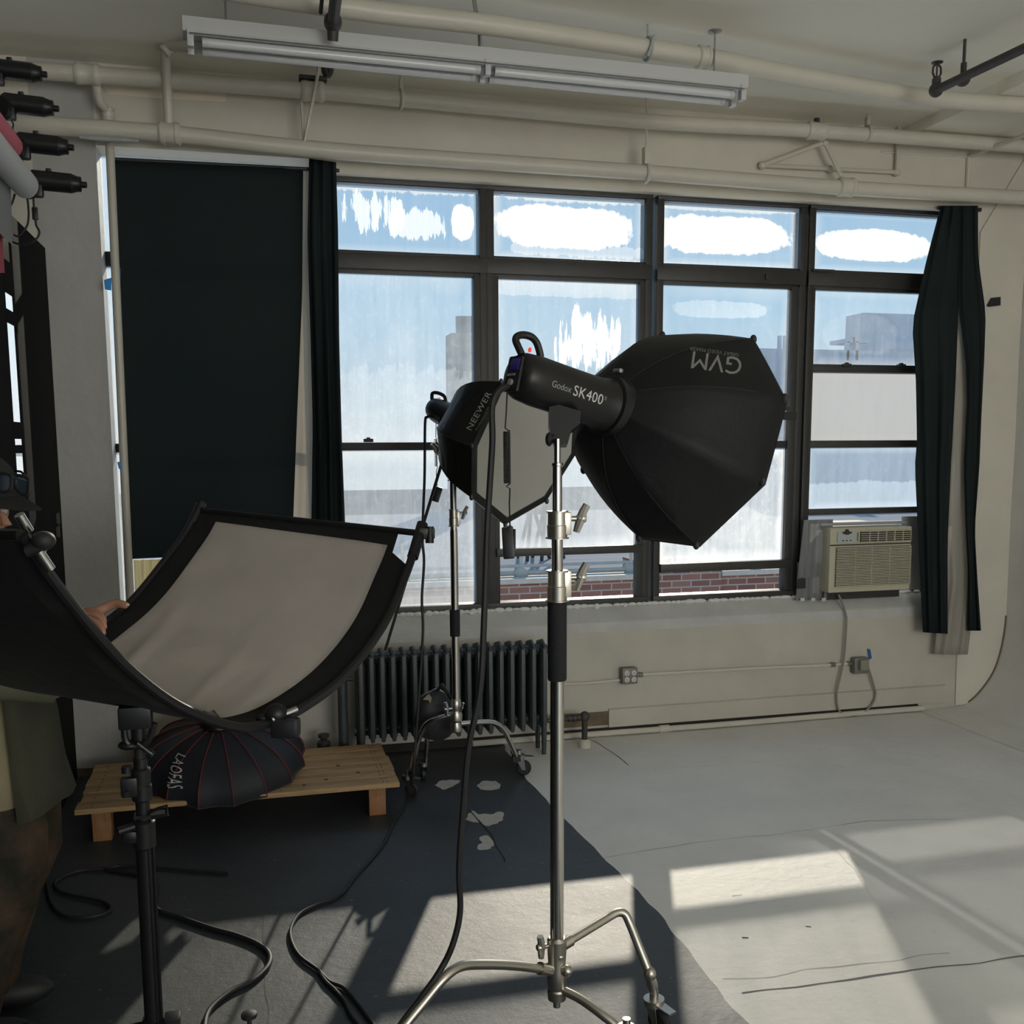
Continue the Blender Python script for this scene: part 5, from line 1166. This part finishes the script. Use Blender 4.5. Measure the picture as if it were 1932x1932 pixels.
for a in (0, 1, 2):
    tx = (V((kn.x, kn.y, 0)) if a == 0 else V((qx-.35, qy+.28, 0)) if a == 1 else V((qx-.05, qy-.46, 0)))
    b = MB(); b.cyl((qx, qy, .22), tx+V((0, 0, .035)), .010); b.b2(tx-V((.02, .02, 0)), tx+V((.02, .02, .045)), .006); lg = b.build('leg', M['black'], rs_, sharp=.5)
    b = MB(); kt = pd(470, 1916, (tx-C0).dot(fw)) if a == 0 else tx+V((0, 0, .10))
    b.cyl(tx+V((0, 0, .03)), kt, .006); b.lathe(kt-V((0, 0, .008)), (0, 0, 1), [(.006, 0), (.021, .004), (.021, .014), (.010, .019)], 10); b.build('levelling_knob', M['rubber'], lg, sharp=.5)
# ---------------------------------------------------------------- person at the left edge
def skin(name, verts, edges, radii, mat, parent, lv=2):
    me = bpy.data.meshes.new(name); me.from_pydata([tuple(v) for v in verts], edges, []); o = bpy.data.objects.new(name, me); link(o, parent)
    m = o.modifiers.new('s', 'SKIN'); m.use_smooth_shade = True
    for i, r in enumerate(radii):
        d = me.skin_vertices[0].data[i]; d.radius = (r, r) if not isinstance(r, tuple) else r; d.use_root = (i == 0)
    s = o.modifiers.new('u', 'SUBSURF'); s.levels = lv; s.render_levels = lv
    bpy.context.view_layer.update()
    dg = bpy.context.evaluated_depsgraph_get(); nm = bpy.data.meshes.new_from_object(o.evaluated_get(dg)); o.modifiers.clear(); o.data = nm; nm.materials.clear(); nm.materials.append(mat)
    for p in nm.polygons: p.use_smooth = True
    return o
HD = pd(-52, 935, 2.74); fx_, fy_ = HD.x, HD.y
face = (rt*.93 + V((0, 0, -.28)) - fw*.08).normalized(); hup = (V((0, 0, 1))-face*face.z).normalized(); hsd = face.cross(hup)
pe = thing('person', (fx_+.02, fy_, 0), 'person in a charcoal cap and camouflage trousers holding the reflector', 'person')
bx_, by_ = fx_-.03, fy_+.0
pel = V((bx_, by_, .92))
neck = V((bx_+.02, by_, 1.40)); 
HV, HE, HR = [], [], []
def add(p, r, pa=None):
    HV.append(V(p)); HR.append(r); 
    if pa is not None: HE.append((pa, len(HV)-1))
    return len(HV)-1
i0 = add(pel, .13); i1 = add((bx_, by_, 1.10), .125, i0); i2 = add((bx_, by_, 1.26), .14, i1); i3 = add((bx_+.01, by_, 1.37), .10, i2)
i4 = add(neck+V((.01, 0, .05)), .055, i3); i5 = add(HD-face*.02-hup*.045, .070, i4); i6 = add(HD+hup*.02, .092, i5); add(HD+hup*.07-face*.01, .07, i6)
ch = add(HD+face*.062-hup*.095, .035, i5); add(HD+face*.075-hup*.055, .030, ch)
for sgn in (-1, 1):
    k = add((bx_, by_+sgn*.09, .86), .095, i0); k = add((bx_+.02, by_+sgn*.10, .50), .062, k); k = add((bx_-.065, by_+sgn*.115, .10), .042, k); k = add((bx_+.0, by_+sgn*.12, .045), .028, k); add((bx_+.05, by_+sgn*.12, .04), .020, k)
# far arm reaching to the reflector's left edge
wr = pd(128, 1166, 3.04); palm = pd(158, 1165, 3.05)
k = add((bx_+.01, by_+.17, 1.33), .058, i3); k = add((bx_-.0, by_+.24, 1.10), .046, k); k = add(wr.lerp(V((bx_, by_+.24, 1.10)), .45), .040, k); k = add(wr, .027, k); pm = add(palm, (.036, .022), k)
# near arm hanging behind the near wing
k2 = add((bx_+.01, by_-.17, 1.33), .058, i3); k2 = add((bx_+.03, by_-.23, 1.08), .044, k2); k2 = add((bx_+.20, by_-.20, 1.02), .034, k2); add((bx_+.29, by_-.17, 1.04), .028, k2)
body_ = skin('body', HV, HE, HR, M['skin'], pe, 2)
# fingers and thumb of the gripping hand, each its own chain rooted in the palm
def finger(pts, r):
    P_ = [pd(*p) for p in pts]; return skin('finger', P_, [(i, i+1) for i in range(len(P_)-1)], r, M['skin'], body_, 2)
finger([(158,1154,3.06),(172,1151,3.045),(187,1157,3.025),(196,1166,3.01),(198,1176,3.005)], [.011, .0092, .0085, .0078, .0068])
finger([(154,1160,3.05),(170,1158,3.03),(187,1165,3.01),(196,1176,2.995),(198,1188,2.99)], [.012, .0108, .010, .009, .0076])
finger([(152,1168,3.03),(168,1168,3.01),(184,1175,2.99),(194,1187,2.975),(196,1199,2.97)], [.012, .0105, .0098, .0088, .0075])
finger([(152,1175,3.01),(166,1178,2.99),(180,1186,2.97),(188,1196,2.96),(190,1204,2.955)], [.011, .0095, .009, .008, .007])
th = finger([(160,1160,3.07),(182,1156,3.08),(205,1143,3.085),(222,1138,3.08),(241,1143,3.06)], [.019, .0175, .0155, .0145, .0115]); th.name = 'thumb'
b = MB(); q = pd(240, 1141, 3.052); b.ell(q, (.007, .004, .005)); b.build('thumb_nail', pbr('nail', (.62, .40, .33), .3), th)
# face details, hair
b = MB()
for s_ in (-1, 1): b.ell(HD+face*.076+hsd*(s_*.030)-hup*.022, (.010, .010, .009), nu=12, nv=8)
b.each('eye', pbr('eye_white', (.7, .68, .64), .2), body_)
b = MB(); b.tube([HD+face*.088-hup*.022, HD+face*.110-hup*.048, HD+face*.094-hup*.058], [.007, .012, .006], 8); b.ell(HD+face*.082-hup*.085, (.012, .022, .006), (face, hsd, hup)); b.build('nose_and_mouth', M['skin'], body_)
b = MB()
for s_ in (-1, 1): b.ell(HD+hsd*(s_*.088)-hup*.025-face*.01, (.024, .010, .034), (face, hsd, hup), 12, 8)
b.each('ear', M['skin'], body_)
b = MB(); b.ell(HD-face*.02+hup*.005, (.098, .092, .085), (face, hsd, hup)); b.build('hair', M['hair'], pe)
# cap
b = MB(); rows = []
ct = HD+hup*.028-face*.005
for i in range(9):
    a = i/8*math.pi/2; rows.append([ct+hup*(.098*math.sin(a)+.0)+face*(.116*max(math.cos(a), .02)*math.cos(f*2*math.pi/28))+hsd*(.104*max(math.cos(a), .02)*math.sin(f*2*math.pi/28)) for f in range(28)])
b.grid(rows, .003, closed=True); cp_ = b.build('cap', M['cap'], pe)
tip = pd(76, 966, 2.70); rows = []
for i in range(9):
    s_ = -1+2*i/8; base_ = ct+face*(.114*math.cos(s_*1.15))+hsd*(.102*math.sin(s_*1.15)); ln = (tip-ct).length-.115
    dr_ = (tip-(ct+face*.114)).normalized()
    rows.append([base_+dr_*(ln*math.sqrt(max(0, 1-.75*s_*s_))*j/6)-hup*(.020*s_*s_*j/6)+hup*.002 for j in range(7)])
b = MB(); b.grid(rows, .005); b.build('brim', M['cap'], cp_)
# sunglasses resting on the cap
sg_ = thing('sunglasses', pd(35, 915, 2.66), 'black sunglasses with blue reflecting lenses resting on the cap', 'sunglasses')
def lensring(pxs, d, nm):
    P_ = catmull([pd(x, y, d) for x, y in pxs], 4, True)
    b = MB(); b.tube(P_, .0042, 8, True); r_ = b.build('rim', M['black'], sg_)
    b = MB(); c_ = sum(P_, V((0, 0, 0)))/len(P_); b.face([p.lerp(c_, .04)+fw*.002 for p in P_]); b.build('lens', M['lens'], r_, flat=True)
lensring([(28,899),(38,897),(52,903),(55,912),(54,928),(50,934),(42,933),(33,925),(28,915)], 2.64, 'a')
lensring([(-8,896),(8,893),(20,898),(22,908),(20,922),(12,928),(-2,926),(-10,915)], 2.60, 'b')
b = MB(); b.tube([pd(21,902,2.60), pd(25,900,2.62), pd(29,902,2.64)], .0045, 6); b.tube([pd(54,905,2.645), pd(40,890,2.74), pd(5,885,2.86)], .0032, 6); b.tube([pd(-9,898,2.60), pd(-40,905,2.62)], .0032, 6); b.build('bridge_and_temples', M['black'], sg_)
# clothing
def loft(name, rings_, mat, parent, n=28, nz_=.012, thick=.004, fr_=9):
    b = MB(); rows = []
    for (cx, cy, cz, rx, ry) in rings_:
        row = []
        for j in range(n):
            a = 2*math.pi*j/n; p = V((cx+rx*math.cos(a), cy+ry*math.sin(a), cz)); w_ = 1+nz_*8*noise.noise(V((p.x*fr_, p.y*fr_, cz*3)))
            row.append(V((cx+rx*math.cos(a)*w_, cy+ry*math.sin(a)*w_, cz)))
        rows.append(row)
    b.grid(rows, thick, closed=True); return b.build(name, M[mat], parent, sharp=1.3)
hem = pd(60, 1545, 2.70).z
loft('shirt', [(bx_+.01, by_, 1.43, .07, .09), (bx_+.01, by_, 1.38, .11, .17), (bx_+.01, by_, 1.28, .15, .21), (bx_+.01, by_, 1.10, .15, .19), (bx_+.02, by_, .95, .155, .19), (bx_+.03, by_, .80, .16, .20), (bx_+.03, by_, hem+.03, .165, .205)], 'shirt', pe)
# open jacket: shell leaving the front open
def jk(a0, a1, name):
    b = MB(); rows = []
    xe = pd(92, 1540, 2.66).x-bx_
    for cz, rx, ry in ((1.42, .09, .12), (1.37, .135, .20), (1.26, .175, .235), (1.08, .18, .22), (.92, .195, .225), (.78, .21, .235), (hem, .225, .245)):
        row = []
        for j in range(19):
            a = a0+(a1-a0)*j/18; w_ = 1+.10*noise.noise(V((a*3, cz*4, 2)))
            row.append(V((bx_+.01+rx*math.cos(a)*w_, by_+ry*math.sin(a)*w_, cz+.012*noise.noise(V((a*2, 1, cz))))))
        rows.append(row)
    b.grid(rows, .006); return b.build(name, M['jacket'], pe, sharp=1.3)
jk(math.radians(-58), math.radians(88), 'jacket_front'); jk(math.radians(-128), math.radians(-268), 'jacket_front')
for s_ in (-1, 1):
    sh = V((bx_+.01, by_+s_*.17, 1.34)); el = V((bx_-.0 if s_ > 0 else bx_+.03, by_+s_*.24, 1.09)); wr_ = wr.lerp(el, .25) if s_ > 0 else V((bx_+.24, by_-.185, 1.03))
    b = MB(); b.tube([sh-V((0, s_*.05, -.01)), sh, el.lerp(sh, .4), el, wr_.lerp(el, .5), wr_], [.075, .078, .066, .062, .055, .048], 14, k=4); b.build('sleeve', M['jacket'], pe)
for s_ in (-1, 1):
    loft('trouser_leg', [(bx_+.01, by_+s_*.07, .90, .11, .10), (bx_+.015, by_+s_*.085, .78, .13, .11), (bx_+.03, by_+s_*.10, .62, .150, .105), (bx_+.035, by_+s_*.105, .50, .145, .10), (bx_+.0, by_+s_*.11, .36, .12, .09), (bx_-.05, by_+s_*.115, .18, .10, .08), (bx_-.065, by_+s_*.12, .07, .092, .075)], 'camo', pe, nz_=.012)
    b = MB(); b.ell((bx_-.02, by_+s_*.12, .05), (.15, .055, .05)); b.build('shoe', M['rubber'], pe)
